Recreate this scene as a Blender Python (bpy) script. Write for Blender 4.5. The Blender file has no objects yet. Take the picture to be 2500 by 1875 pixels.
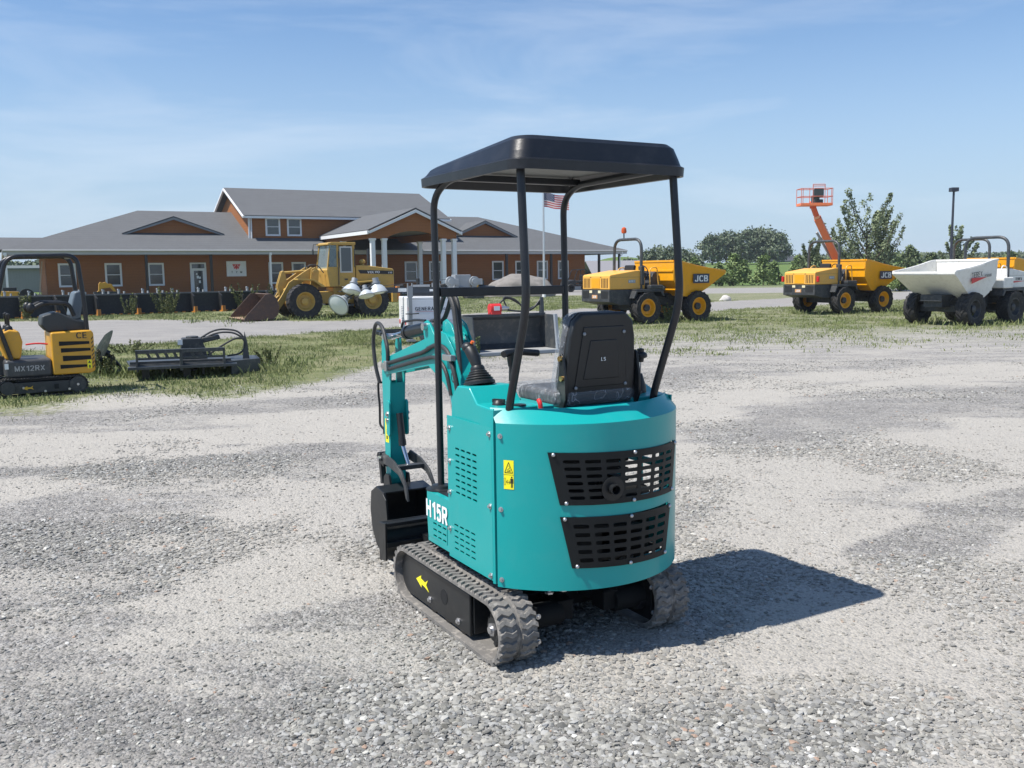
import bpy, bmesh, math, random
import numpy as np
from mathutils import Vector, Matrix, Euler
R_ = math.radians
random.seed(7); RNG = np.random.default_rng(11)
scene = bpy.context.scene
COL = scene.collection

# ---------------------------------------------------------------- camera
CAM_H, CAM_F = 1.65, 2280.0            # eye height (m), focal length in pixels of a 2500 px wide frame
pitch = math.atan((937.5 - 664) / CAM_F); roll = 0.012
fw = Vector((0, math.cos(pitch), -math.sin(pitch))); rt = Vector((1, 0, 0)); up = rt.cross(fw)
rt2 = rt * math.cos(roll) - up * math.sin(roll); up2 = up * math.cos(roll) + rt * math.sin(roll)
cd = bpy.data.cameras.new('camera'); cam = bpy.data.objects.new('camera', cd); COL.objects.link(cam)
M = Matrix((rt2, up2, -fw)).transposed().to_4x4(); M.translation = Vector((0, 0, CAM_H)); cam.matrix_world = M
cd.sensor_width = 36; cd.lens = CAM_F / 2500 * 36; cd.clip_end = 3000; cd.clip_start = 0.05
scene.camera = cam

# ---------------------------------------------------------------- sky, sun, exposure
SUN_DIR = Vector((-.466, -.189, .864)).normalized()      # towards the sun
SUN_EL = math.asin(SUN_DIR.z); SUN_AZ = math.atan2(SUN_DIR.x, SUN_DIR.y)
w = bpy.data.worlds.new('World'); scene.world = w; w.use_nodes = True
nt = w.node_tree; N = nt.nodes; Lk = nt.links
bg = N['Background']
sky = N.new('ShaderNodeTexSky'); sky.sky_type = 'NISHITA'; sky.sun_disc = False
sky.sun_elevation = SUN_EL; sky.sun_rotation = SUN_AZ; sky.air_density = 1.0; sky.dust_density = 0.3; sky.ozone_density = 3.0; sky.altitude = 100
bg.inputs['Strength'].default_value = 0.0905
tc = N.new('ShaderNodeTexCoord')
mp = N.new('ShaderNodeMapping'); mp.inputs['Rotation'].default_value = (0, R_(16), 0); mp.inputs['Scale'].default_value = (1.3, 1.3, 7.0)
ns = N.new('ShaderNodeTexNoise'); ns.inputs['Scale'].default_value = 1.7; ns.inputs['Detail'].default_value = 9; ns.inputs['Roughness'].default_value = .58; ns.inputs['Distortion'].default_value = .5
rp = N.new('ShaderNodeValToRGB'); rp.color_ramp.elements[0].position = .50; rp.color_ramp.elements[1].position = .84
rp.color_ramp.elements[1].color = (.44, .44, .44, 1)
mxs = N.new('ShaderNodeMix'); mxs.data_type = 'RGBA'; mxs.inputs[7].default_value = (7.4, 7.9, 8.6, 1)
Lk.new(tc.outputs['Generated'], mp.inputs['Vector']); Lk.new(mp.outputs[0], ns.inputs['Vector']); Lk.new(ns.outputs['Fac'], rp.inputs[0])
# pale blue summer haze towards the horizon (the raw model turns greenish yellow there)
sz = N.new('ShaderNodeSeparateXYZ'); Lk.new(tc.outputs['Generated'], sz.inputs[0])
hz = N.new('ShaderNodeMapRange'); hz.interpolation_type = 'SMOOTHSTEP'; hz.inputs[1].default_value = -.02; hz.inputs[2].default_value = .30; hz.inputs[3].default_value = .88; hz.inputs[4].default_value = 0.; Lk.new(sz.outputs[2], hz.inputs[0])
mh = N.new('ShaderNodeMix'); mh.data_type = 'RGBA'; mh.inputs[7].default_value = (3.85, 4.95, 6.3, 1); Lk.new(hz.outputs[0], mh.inputs[0])
tn = N.new('ShaderNodeMix'); tn.data_type = 'RGBA'; tn.blend_type = 'MULTIPLY'; tn.inputs[0].default_value = 1; tn.inputs[7].default_value = (.93, 1.05, 1.16, 1); Lk.new(sky.outputs[0], tn.inputs[6]); Lk.new(tn.outputs[2], mh.inputs[6])
Lk.new(rp.outputs[0], mxs.inputs[0]); Lk.new(mh.outputs[2], mxs.inputs[6]); Lk.new(mxs.outputs[2], bg.inputs['Color'])
sd = bpy.data.lights.new('sun', 'SUN'); sd.energy = 4.7; sd.angle = R_(.5); sd.color = (1, .95, .88)
so = bpy.data.objects.new('sun', sd); COL.objects.link(so)
so.rotation_euler = SUN_DIR.to_track_quat('Z', 'Y').to_euler(); so.location = SUN_DIR * 60
scene.view_settings.view_transform = 'Standard'; scene.view_settings.look = 'None'
scene.view_settings.exposure = 0.5; scene.view_settings.gamma = 1.0
scene.render.engine = 'CYCLES'
scene.cycles.max_bounces = 6; scene.cycles.use_denoising = True

# ---------------------------------------------------------------- materials
def srgb(r, g, b):
    return tuple(((c / 255) / 12.92 if c <= 10 else (((c / 255) + .055) / 1.055) ** 2.4) for c in (r, g, b))
MATS = {}
def mat(name, col, rough=.5, metal=0., var=.12, scale=6., bump=0., bscale=60., spec=.5, dirt=None, dirt_amt=0., coat=0., attr=None):
    """painted / metal / plastic surface: base colour broken up by object-space noise, worn roughness, fine bump"""
    if name in MATS: return MATS[name]
    m = bpy.data.materials.new(name); m.use_nodes = True; t = m.node_tree; n = t.nodes; l = t.links
    b = n['Principled BSDF']; b.inputs['Metallic'].default_value = metal; b.inputs['Specular IOR Level'].default_value = spec
    b.inputs['Coat Weight'].default_value = coat; b.inputs['Coat Roughness'].default_value = .12
    c = n.new('ShaderNodeTexCoord'); no = n.new('ShaderNodeTexNoise'); no.inputs['Scale'].default_value = scale; no.inputs['Detail'].default_value = 6; no.inputs['Roughness'].default_value = .62
    l.new(c.outputs['Object'], no.inputs['Vector'])
    mx = n.new('ShaderNodeMix'); mx.data_type = 'RGBA'
    mx.inputs[6].default_value = (*[x * (1 - var) for x in col], 1); mx.inputs[7].default_value = (*[min(1, x * (1 + var)) for x in col], 1)
    l.new(no.outputs['Fac'], mx.inputs[0]); out = mx.outputs[2]
    if attr:
        a = n.new('ShaderNodeVertexColor'); a.layer_name = attr
        mm = n.new('ShaderNodeMix'); mm.data_type = 'RGBA'; mm.blend_type = 'MULTIPLY'; mm.inputs[0].default_value = 1
        l.new(out, mm.inputs[6]); l.new(a.outputs[0], mm.inputs[7]); out = mm.outputs[2]
    if dirt:
        n2 = n.new('ShaderNodeTexNoise'); n2.inputs['Scale'].default_value = scale * 2.3; n2.inputs['Detail'].default_value = 8; n2.inputs['Roughness'].default_value = .7
        l.new(c.outputs['Object'], n2.inputs['Vector'])
        r2 = n.new('ShaderNodeMapRange'); r2.inputs[1].default_value = .5; r2.inputs[2].default_value = .72; r2.inputs[4].default_value = dirt_amt
        l.new(n2.outputs['Fac'], r2.inputs[0])
        m2 = n.new('ShaderNodeMix'); m2.data_type = 'RGBA'; m2.inputs[7].default_value = (*dirt, 1)
        l.new(r2.outputs[0], m2.inputs[0]); l.new(out, m2.inputs[6]); out = m2.outputs[2]
    l.new(out, b.inputs['Base Color'])
    rr = n.new('ShaderNodeMapRange'); rr.inputs[3].default_value = max(.03, rough - .08); rr.inputs[4].default_value = min(1, rough + .1)
    l.new(no.outputs['Fac'], rr.inputs[0]); l.new(rr.outputs[0], b.inputs['Roughness'])
    if bump:
        nb = n.new('ShaderNodeTexNoise'); nb.inputs['Scale'].default_value = bscale; nb.inputs['Detail'].default_value = 4
        l.new(c.outputs['Object'], nb.inputs['Vector'])
        bp = n.new('ShaderNodeBump'); bp.inputs['Strength'].default_value = bump; bp.inputs['Distance'].default_value = .01
        l.new(nb.outputs['Fac'], bp.inputs['Height']); l.new(bp.outputs[0], b.inputs['Normal'])
    MATS[name] = m; return m
DUST = (.34, .31, .27)
TEAL = mat('teal_paint', (.006, .325, .318), .36, var=.05, scale=3, dirt=(.12, .36, .35), dirt_amt=.10, coat=.2, bump=.035, bscale=45, spec=.35)
BLACKP = mat('black_plastic', (.012, .014, .016), .42, var=.2, scale=5, dirt=(.06, .06, .06), dirt_amt=.10)
CANOPY = mat('canopy_plastic', (.010, .012, .016), .36, var=.15, scale=4, dirt=(.05, .05, .055), dirt_amt=.3, bump=.05, bscale=90)
BOUNCE_GREY = mat('canopy_bounce_grey', (.22, .22, .21), .7, var=.1)  # underside of the canopy, its grey lightened to carry bounce light from below
BLACKM = mat('black_steel', (.013, .015, .017), .35, var=.2, scale=7, dirt=(.07, .065, .055), dirt_amt=.22, spec=.4)
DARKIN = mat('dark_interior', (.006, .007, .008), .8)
RUBT = mat('track_rubber', (.155, .148, .138), .85, var=.25, scale=10, dirt=(.40, .37, .33), dirt_amt=.9, bump=.3, bscale=70)
RUBD = mat('dark_rubber', (.018, .018, .018), .75, var=.3, scale=8, dirt=(.12, .11, .10), dirt_amt=.5, bump=.2)
TYRE = mat('tyre_rubber', (.022, .022, .023), .8, var=.3, scale=5, dirt=(.13, .12, .10), dirt_amt=.55, bump=.2)
HOSE = mat('hose_rubber', (.03, .032, .034), .5, var=.2, bump=.15, bscale=150)
CHROME = mat('chrome', (.62, .63, .65), .16, metal=1.)
STEEL = mat('zinc_steel', (.55, .55, .56), .35, metal=.9, var=.15)
BRASS = mat('brass', (.62, .42, .16), .3, metal=1.)
GREYST = mat('grey_steel', (.30, .32, .34), .5, metal=.2, var=.2, dirt=DUST, dirt_amt=.3)
YELD = mat('yellow_decal', (.88, .80, .02), .45, var=.04)
BLKD = mat('black_decal', (.02, .02, .02), .5)
WHTD = mat('white_decal', (.8, .82, .82), .45, var=.04)
REDP = mat('red_plastic', (.62, .03, .03), .35)
VINYL = mat('seat_vinyl', (.012, .013, .015), .5, var=.2, bump=.1)
DYEL = mat('dumper_yellow', (.84, .37, .007), .32, var=.07, scale=3, dirt=(.35, .22, .08), dirt_amt=.3, coat=.3)
HYEL = mat('pale_yellow_hood', (.80, .42, .075), .4, var=.07, scale=3, dirt=(.5, .35, .15), dirt_amt=.3)
DWHT = mat('dumper_white', (.78, .77, .72), .4, var=.05, scale=3, dirt=(.42, .38, .32), dirt_amt=.4)
VYEL = mat('loader_yellow', (.50, .315, .07), .48, var=.12, scale=2.5, dirt=(.28, .19, .08), dirt_amt=.55)
RUST = mat('rusty_bucket', (.085, .055, .042), .7, var=.35, scale=4, dirt=(.22, .11, .05), dirt_amt=.6, bump=.2, bscale=30)
MYEL = mat('machine_yellow', (.62, .32, .025), .38, var=.08, scale=4, dirt=(.33, .22, .1), dirt_amt=.35)
CHAR = mat('charcoal_paint', (.035, .039, .043), .5, var=.2, scale=4, dirt=(.16, .15, .13), dirt_amt=.5)
IMPL = mat('implement_grey', (.045, .052, .058), .42, var=.2, scale=4, dirt=(.2, .19, .17), dirt_amt=.45)
LGREY = mat('light_grey_steel', (.27, .30, .33), .45, var=.2, scale=5, dirt=DUST, dirt_amt=.5)
WHTP = mat('white_panel', (.80, .81, .82), .35, var=.04, dirt=(.5, .48, .44), dirt_amt=.2)
EAVE = mat('eave_grey', (.40, .41, .41), .6, var=.1, scale=2)
TRIM = mat('white_trim', (.74, .75, .76), .5, var=.06, scale=2)
ORNG = mat('orange_paint', (.80, .20, .07), .45, var=.1, scale=4, dirt=(.6, .3, .16), dirt_amt=.4)
ORNS = mat('orange_skid', (.50, .20, .035), .5, var=.2)
AMBER = mat('amber_lens', (.75, .14, .02), .2)
REDL = mat('red_lens', (.55, .02, .02), .2)
ROCKM = mat('granite', (.215, .20, .185), .9, var=.35, scale=3, dirt=(.16, .15, .14), dirt_amt=.6, bump=.6, bscale=14)
BARK = mat('bark', (.10, .08, .06), .9, var=.3, scale=8, bump=.5, bscale=20)
DKSTEEL = mat('dark_post', (.035, .04, .045), .5, var=.2)
ALU = mat('aluminium_pole', (.62, .63, .64), .35, metal=.7)
CONC = mat('concrete', (.36, .35, .34), .9, var=.15, scale=2, bump=.2)
def glassmat(name, col, rough=.06):
    if name in MATS: return MATS[name]
    m = mat(name, col, rough, var=.15, scale=.8, spec=1.0); return m
GLASS = glassmat('window_glass', (.03, .04, .045), .08)
LAMPG = mat('lamp_glass', (.75, .80, .80), .12, var=.03)
CABG = bpy.data.materials.new('cab_glass'); CABG.use_nodes = True
_n = CABG.node_tree.nodes; _l = CABG.node_tree.links; _b = _n['Principled BSDF']; _b.inputs['Base Color'].default_value = (.5, .6, .62, 1); _b.inputs['Roughness'].default_value = .06
_t = _n.new('ShaderNodeBsdfTransparent'); _t.inputs[0].default_value = (.62, .72, .72, 1); _x = _n.new('ShaderNodeMixShader'); _x.inputs[0].default_value = .28
_l.new(_t.outputs[0], _x.inputs[1]); _l.new(_b.outputs[0], _x.inputs[2]); _l.new(_x.outputs[0], _n['Material Output'].inputs[0])
FILM = bpy.data.materials.new('plastic_film'); FILM.use_nodes = True                     # thin crinkled polythene
_n = FILM.node_tree.nodes; _l = FILM.node_tree.links; _b = _n['Principled BSDF']; _b.inputs['Base Color'].default_value = (.70, .73, .77, 1); _b.inputs['Roughness'].default_value = .16
_c = _n.new('ShaderNodeTexCoord'); _mp = _n.new('ShaderNodeMapping'); _mp.inputs['Scale'].default_value = (9, 26, 7); _mp.inputs['Rotation'].default_value = (.5, .3, .6); _l.new(_c.outputs['Object'], _mp.inputs[0])
_v = _n.new('ShaderNodeTexNoise'); _v.inputs['Scale'].default_value = 1.; _v.inputs['Detail'].default_value = 2; _v.inputs['Distortion'].default_value = 1.2; _l.new(_mp.outputs[0], _v.inputs['Vector'])
_a = _n.new('ShaderNodeMath'); _a.operation = 'SUBTRACT'; _a.inputs[1].default_value = .5; _l.new(_v.outputs['Fac'], _a.inputs[0]); _a2 = _n.new('ShaderNodeMath'); _a2.operation = 'ABSOLUTE'; _l.new(_a.outputs[0], _a2.inputs[0])
_p = _n.new('ShaderNodeBump'); _p.inputs['Strength'].default_value = .8; _p.inputs['Distance'].default_value = .03; _p.invert = True; _l.new(_a2.outputs[0], _p.inputs['Height']); _l.new(_p.outputs[0], _b.inputs['Normal'])
_t = _n.new('ShaderNodeBsdfTransparent'); _t.inputs[0].default_value = (.93, .95, .97, 1); _x = _n.new('ShaderNodeMixShader')
_r = _n.new('ShaderNodeMapRange'); _r.inputs[1].default_value = .0; _r.inputs[2].default_value = .02; _r.inputs[3].default_value = .38; _r.inputs[4].default_value = .13; _l.new(_a2.outputs[0], _r.inputs[0])
_l.new(_r.outputs[0], _x.inputs[0]); _l.new(_t.outputs[0], _x.inputs[1]); _l.new(_b.outputs[0], _x.inputs[2]); _l.new(_x.outputs[0], _n['Material Output'].inputs[0])

def banded(name, col, pitch_m, dark=.72, rough=.7, var=.1, axis=2, bump=.4):
    """siding / shingles: courses along one object axis"""
    if name in MATS: return MATS[name]
    m = mat(name, col, rough, var=var, scale=1.3)
    t = m.node_tree; n = t.nodes; l = t.links; b = n['Principled BSDF']
    c = n.new('ShaderNodeTexCoord'); s = n.new('ShaderNodeSeparateXYZ'); l.new(c.outputs['Object'], s.inputs[0])
    dv = n.new('ShaderNodeMath'); dv.operation = 'DIVIDE'; dv.inputs[1].default_value = pitch_m; l.new(s.outputs[axis], dv.inputs[0])
    fr = n.new('ShaderNodeMath'); fr.operation = 'FRACT'; l.new(dv.outputs[0], fr.inputs[0])
    bp = n.new('ShaderNodeBump'); bp.inputs['Strength'].default_value = bump; bp.inputs['Distance'].default_value = .02; bp.invert = True
    l.new(fr.outputs[0], bp.inputs['Height']); l.new(bp.outputs[0], b.inputs['Normal'])
    n3 = n.new('ShaderNodeTexNoise'); n3.inputs['Scale'].default_value = 9; n3.inputs['Detail'].default_value = 7; l.new(c.outputs['Object'], n3.inputs['Vector'])
    g = n.new('ShaderNodeMath'); g.operation = 'GREATER_THAN'; g.inputs[1].default_value = .9; l.new(fr.outputs[0], g.inputs[0])
    ad = n.new('ShaderNodeMath'); ad.operation = 'MULTIPLY_ADD'; ad.inputs[1].default_value = .6; l.new(g.outputs[0], ad.inputs[0])
    sb = n.new('ShaderNodeMath'); sb.operation = 'SUBTRACT'; sb.inputs[1].default_value = .35; l.new(n3.outputs['Fac'], sb.inputs[0]); l.new(sb.outputs[0], ad.inputs[2]); ad.use_clamp = True
    old = b.inputs['Base Color'].links[0].from_socket
    mm = n.new('ShaderNodeMix'); mm.data_type = 'RGBA'; mm.blend_type = 'MULTIPLY'; mm.inputs[7].default_value = (dark, dark, dark, 1)
    l.new(ad.outputs[0], mm.inputs[0]); l.new(old, mm.inputs[6]); l.new(mm.outputs[2], b.inputs['Base Color'])
    return m
SIDING = banded('orange_brown_siding', (.295, .108, .026), .20)
SHINGLE = banded('grey_shingles', (.110, .115, .120), .16, dark=.68, rough=.9, var=.2, bump=.5)
SHEDM = banded('shed_metal', (.25, .24, .245), .3, dark=.85, axis=0)

# ---------------------------------------------------------------- mesh helpers
class MB:
    def __init__(s): s.v = []; s.f = []; s.m = []; s.k = 0; s.st = []; s.mk = []
    def add(s, vs, fs):
        o = len(s.v); s.st.append((o, len(s.f))); s.v += [tuple(p) for p in vs]
        for f in fs: s.f.append([i + o for i in f]); s.m.append(s.k)
        return s
    def mark(s): s.mk.append((len(s.v), len(s.f)))
    def each(s, name, mats, parent=None, **kw):
        """one object per marked piece (per added shape when nothing was marked)"""
        cut = (s.mk or s.st) + [(len(s.v), len(s.f))]; r = None
        for (v0, f0), (v1, f1) in zip(cut[:-1], cut[1:]):
            q = MB(); q.v = s.v[v0:v1]; q.f = [[i - v0 for i in f] for f in s.f[f0:f1]]; q.m = s.m[f0:f1]; r = q.build(name, mats, parent, **kw)
        return r
    def box(s, c, d, rot=None):
        hx, hy, hz = d[0] / 2, d[1] / 2, d[2] / 2
        P = [Vector((x, y, z)) for x in (-hx, hx) for y in (-hy, hy) for z in (-hz, hz)]
        if rot is not None: P = [(Euler(rot).to_matrix() if not isinstance(rot, Matrix) else rot) @ p for p in P]
        return s.hexa([p + Vector(c) for p in P])
    def bb(s, x0, x1, y0, y1, z0, z1):
        return s.box(((x0 + x1) / 2, (y0 + y1) / 2, (z0 + z1) / 2), (abs(x1 - x0), abs(y1 - y0), abs(z1 - z0)))
    def hexa(s, P):
        return s.add(P, [(0, 1, 3, 2), (4, 6, 7, 5), (0, 4, 5, 1), (2, 3, 7, 6), (0, 2, 6, 4), (1, 5, 7, 3)])
    def prism(s, poly, ax, a, b):
        def q(p, t): return {'x': (t, p[0], p[1]), 'y': (p[0], t, p[1]), 'z': (p[0], p[1], t)}[ax]
        n = len(poly); V = [q(p, a) for p in poly] + [q(p, b) for p in poly]
        F = [list(range(n))[::-1], list(range(n, 2 * n))] + [[i, (i + 1) % n, (i + 1) % n + n, i + n] for i in range(n)]
        return s.add(V, F)
    def ring(s, c, a, b, r, n): return [c + a * (r * math.cos(2 * math.pi * i / n)) + b * (r * math.sin(2 * math.pi * i / n)) for i in range(n)]
    def cyl(s, p0, p1, r0, r1=None, n=16, caps=True):
        p0, p1 = Vector(p0), Vector(p1); r1 = r0 if r1 is None else r1
        d = (p1 - p0).normalized(); a = d.orthogonal().normalized(); b = d.cross(a)
        V = s.ring(p0, a, b, r0, n) + s.ring(p1, a, b, r1, n)
        F = [[i, (i + 1) % n, (i + 1) % n + n, i + n] for i in range(n)]
        if caps: F += [list(range(n))[::-1], list(range(n, 2 * n))]
        return s.add(V, F)
    def lathe(s, prof, c, ax, n=24):
        """prof: (radius, height along ax) pairs, open profile closed on the axis when radius is 0"""
        c = Vector(c); d = Vector(ax).normalized(); a = d.orthogonal().normalized(); b = d.cross(a)
        V = []
        for r, h in prof: V += s.ring(c + d * h, a, b, max(r, 1e-4), n)
        F = []
        for k in range(len(prof) - 1):
            F += [[k * n + i, k * n + (i + 1) % n, (k + 1) * n + (i + 1) % n, (k + 1) * n + i] for i in range(n)]
        return s.add(V, F)
    def tube(s, pts, r, n=10, fil=0., seg=6, sq=None):
        P = [Vector(p) for p in pts]
        if fil:
            Q = [P[0]]
            for i in range(1, len(P) - 1):
                a, b, c = P[i - 1], P[i], P[i + 1]; u = (a - b); v = (c - b); k = min(fil, u.length * .48, v.length * .48)
                p, q = b + u.normalized() * k, b + v.normalized() * k
                Q += [p * (1 - t) ** 2 + b * (2 * t * (1 - t)) + q * t * t for t in [j / seg for j in range(seg + 1)]]
            P = Q + [P[-1]]
        n = 4 if sq else n
        d0 = (P[1] - P[0]).normalized(); a = d0.orthogonal().normalized()
        if sq: a = (Vector(sq) - d0 * d0.dot(Vector(sq))).normalized()
        V = []; prev = d0
        for i, p in enumerate(P):
            d = (P[min(i + 1, len(P) - 1)] - P[max(i - 1, 0)]).normalized()
            a = prev.rotation_difference(d) @ a; a = (a - d * a.dot(d)).normalized(); prev = d
            rr = r(i / (len(P) - 1)) if callable(r) else r
            b = d.cross(a)
            if sq: V += [p + (a * x + b * y) * rr for x, y in ((1, 1), (-1, 1), (-1, -1), (1, -1))]
            else: V += s.ring(p, a, b, rr, n)
        F = []
        for k in range(len(P) - 1):
            F += [[k * n + i, k * n + (i + 1) % n, (k + 1) * n + (i + 1) % n, (k + 1) * n + i] for i in range(n)]
        F += [list(range(n))[::-1], [(len(P) - 1) * n + i for i in range(n)]]
        return s.add(V, F)
    def sphere(s, c, r, n=14, m=8):
        c = Vector(c); r = (r, r, r) if not hasattr(r, '__len__') else r
        V = []
        for j in range(m + 1):
            t = math.pi * j / m
            for i in range(n):
                p = 2 * math.pi * i / n; q = max(math.sin(t), 1e-4)
                V.append((c.x + r[0] * q * math.cos(p), c.y + r[1] * q * math.sin(p), c.z + r[2] * math.cos(t)))
        F = [[j * n + i, (j + 1) * n + i, (j + 1) * n + (i + 1) % n, j * n + (i + 1) % n] for j in range(m) for i in range(n)]
        return s.add(V, F)
    def grid(s, fn, us, vs, thick=None):
        nu, nv = len(us), len(vs); V = [fn(u, v) for v in vs for u in us]
        return s.add(V, [[j * nu + i, j * nu + i + 1, (j + 1) * nu + i + 1, (j + 1) * nu + i] for j in range(nv - 1) for i in range(nu - 1)])
    def xform(s, mtx, start=0):
        for i in range(start, len(s.v)): s.v[i] = tuple(mtx @ Vector(s.v[i]))
        return s
    def build(s, name, mats, parent=None, smooth=35, bevel=0., solid=0., label=None, fixn=True, bseg=2):
        me = bpy.data.meshes.new(name); me.from_pydata(s.v, [], s.f)
        mats = mats if isinstance(mats, (list, tuple)) else [mats]
        for q in mats: me.materials.append(q)
        if len(mats) > 1: me.polygons.foreach_set('material_index', s.m)
        if fixn:
            bm = bmesh.new(); bm.from_mesh(me); (bmesh.ops.remove_doubles(bm, verts=bm.verts, dist=1e-5) if solid else None); bmesh.ops.recalc_face_normals(bm, faces=bm.faces); bm.to_mesh(me); bm.free()
        if smooth: me.shade_smooth(); me.set_sharp_from_angle(angle=R_(smooth))
        me.update(); o = bpy.data.objects.new(name, me); COL.objects.link(o)
        if parent: o.parent = parent
        if solid: mo = o.modifiers.new('solid', 'SOLIDIFY'); mo.thickness = solid; mo.offset = 0; es = o.modifiers.new('split', 'EDGE_SPLIT'); es.split_angle = R_(smooth or 5)
        if bevel: mo = o.modifiers.new('bevel', 'BEVEL'); mo.width = bevel; mo.segments = bseg; mo.limit_method = 'ANGLE'; mo.angle_limit = R_(40); mo.harden_normals = bool(smooth)
        if label: o['label'] = label
        return o
def tag(o, label=None, cat=None, group=None, kind=None):
    if label: o['label'] = label
    if cat: o['category'] = cat
    if group: o['group'] = group
    if kind: o['kind'] = kind
    return o
def thing(name, label, cat, loc=(0, 0, 0), rz=0., group=None):
    o = bpy.data.objects.new(name, None); COL.objects.link(o); o.empty_display_size = .2
    o.location = loc; o.rotation_euler = (0, 0, R_(rz)); return tag(o, label, cat, group)
def copy_tree(o, parent=None):
    c = o.copy(); COL.objects.link(c); c.parent = parent
    for ch in list(o.children): copy_tree(ch, c)
    return c
def _arc(cx, cy, rx, ry, a0, a1, n=10): return [(cx + rx * math.cos(R_(a0 + (a1 - a0) * k / n)), cy + ry * math.sin(R_(a0 + (a1 - a0) * k / n))) for k in range(n + 1)]
GL = {'H': [[(0, 0), (0, 1)], [(.56, 0), (.56, 1)], [(0, .52), (.56, .52)]], '1': [[(.06, .76), (.24, .84), (.34, 1), (.34, 0)]], 'I': [[(.1, 0), (.1, 1)]],
 '5': [[(.52, .97), (.12, .97), (.06, .52)] + _arc(.28, .32, .26, .30, 130, -150)], '2': [_arc(.28, .72, .25, .26, 170, -35) + [(.02, .03), (.54, .03)]], '0': [_arc(.28, .5, .27, .48, 0, 360, 20)],
 '6': [_arc(.28, .31, .25, .29, 0, 360, 16), [(.48, .88), (.30, .98), (.12, .85), (.04, .6), (.03, .31)]], 'R': [[(0, 0), (0, 1)], [(0, .97), (.34, .97)] + _arc(.34, .73, .22, .24, 80, -80, 8) + [(.34, .49), (0, .49)], [(.32, .49), (.58, 0)]],
 'P': [[(0, 0), (0, 1)], [(0, .97), (.34, .97)] + _arc(.34, .71, .22, .26, 80, -80, 8) + [(.34, .45), (0, .45)]], 'J': [[(.46, 1), (.46, .3)] + _arc(.23, .26, .23, .24, 0, -170)], 'C': [_arc(.33, .5, .33, .48, 45, 315, 18)],
 'G': [_arc(.33, .5, .33, .48, 45, 300, 18) + [(.62, .10), (.62, .46), (.38, .46)]], 'B': [[(0, 0), (0, 1)], [(0, .97), (.32, .97)] + _arc(.32, .745, .2, .225, 80, -80, 8) + [(0, .52)], [(.3, .52), (.34, .52)] + _arc(.34, .275, .23, .245, 80, -80, 8) + [(0, .03)]],
 'T': [[(.28, 0), (.28, .97)], [(0, .97), (.56, .97)]], 'E': [[(0, 0), (0, 1)], [(0, .97), (.5, .97)], [(0, .52), (.46, .52)], [(0, .03), (.5, .03)]], 'X': [[(0, 0), (.56, 1)], [(0, 1), (.56, 0)]], 'V': [[(0, 1), (.3, 0), (.6, 1)]],
 'O': [_arc(.36, .5, .36, .48, 0, 360, 22)], 'L': [[(0, 1), (0, 0)], [(0, .03), (.48, .03)]], 'N': [[(0, 0), (0, 1)], [(0, 1), (.56, 0)], [(.56, 0), (.56, 1)]], 'A': [[(0, 0), (.31, 1), (.62, 0)], [(.12, .34), (.5, .34)]],
 'M': [[(0, 0), (0, 1)], [(0, 1), (.34, .1), (.68, 1)], [(.68, 1), (.68, 0)]], 'U': [[(0, 1), (0, .3)] + _arc(.28, .28, .28, .26, 180, 360) + [(.56, 1)]], 'D': [[(0, 0), (0, 1)], [(0, .97), (.25, .97)] + _arc(.25, .5, .32, .47, 88, -88, 12) + [(0, .03)]],
 'F': [[(0, 0), (0, 1)], [(0, .97), (.5, .97)], [(0, .52), (.44, .52)]],
 'Y': [[(0, 1), (.3, .46), (.6, 1)], [(.3, .46), (.3, 0)]], 'S': [_arc(.27, .73, .25, .25, 35, 250, 10) + _arc(.27, .26, .26, .25, 80, -150, 12)]}
def text(s, size, m, parent, org, xdir, ydir, name='lettering', ext=.002, bold=0., sx=1., align='CENTER', wt=.175):
    """block lettering drawn with strokes, as a mesh on the plane spanned by xdir, ydir and centred on org"""
    h = size * .72; t = wt + bold / h; x = Vector(xdir).normalized(); y = Vector(ydir); y = (y - x * y.dot(x)).normalized(); z = x.cross(y); q = MB(); pen = 0.; S = []; n = 0
    for ch in s:
        if ch == ' ': pen += .4; continue
        g = GL[ch]; w_ = max(p[0] for l_ in g for p in l_); S += [[(pen + a, b) for a, b in l_] for l_ in g]; pen += w_ + .20 + t * .75
    W = pen - .20 - t * .75
    for l_ in S:
        for (a0, b0), (a1, b1) in zip(l_[:-1], l_[1:]):
            d = math.hypot(a1 - a0, b1 - b0); ux, uy = (a1 - a0) / d, (b1 - b0) / d; e = t * (.22 if len(l_) > 4 else .0 if len(l_) == 2 else .3); n += 1; V = []
            for hh in (0, ext + n * 2e-5):
                for su, sv in ((-1, -1), (1, -1), (1, 1), (-1, 1)):
                    aa = (a0 if su < 0 else a1) + ux * e * su - uy * t / 2 * sv; bb = (b0 if su < 0 else b1) + uy * e * su + ux * t / 2 * sv
                    V.append(Vector(org) + x * ((aa - W / 2) * h * sx) + y * ((min(max(bb, 0), 1) - .5) * h) + z * hh)
            q.add(V, [(4, 5, 6, 7), (0, 1, 5, 4), (1, 2, 6, 5), (2, 3, 7, 6), (3, 0, 4, 7)])
    return q.build(name, m, parent, smooth=0, fixn=False)
def lerp(a, b, t): return a + (b - a) * t
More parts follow.
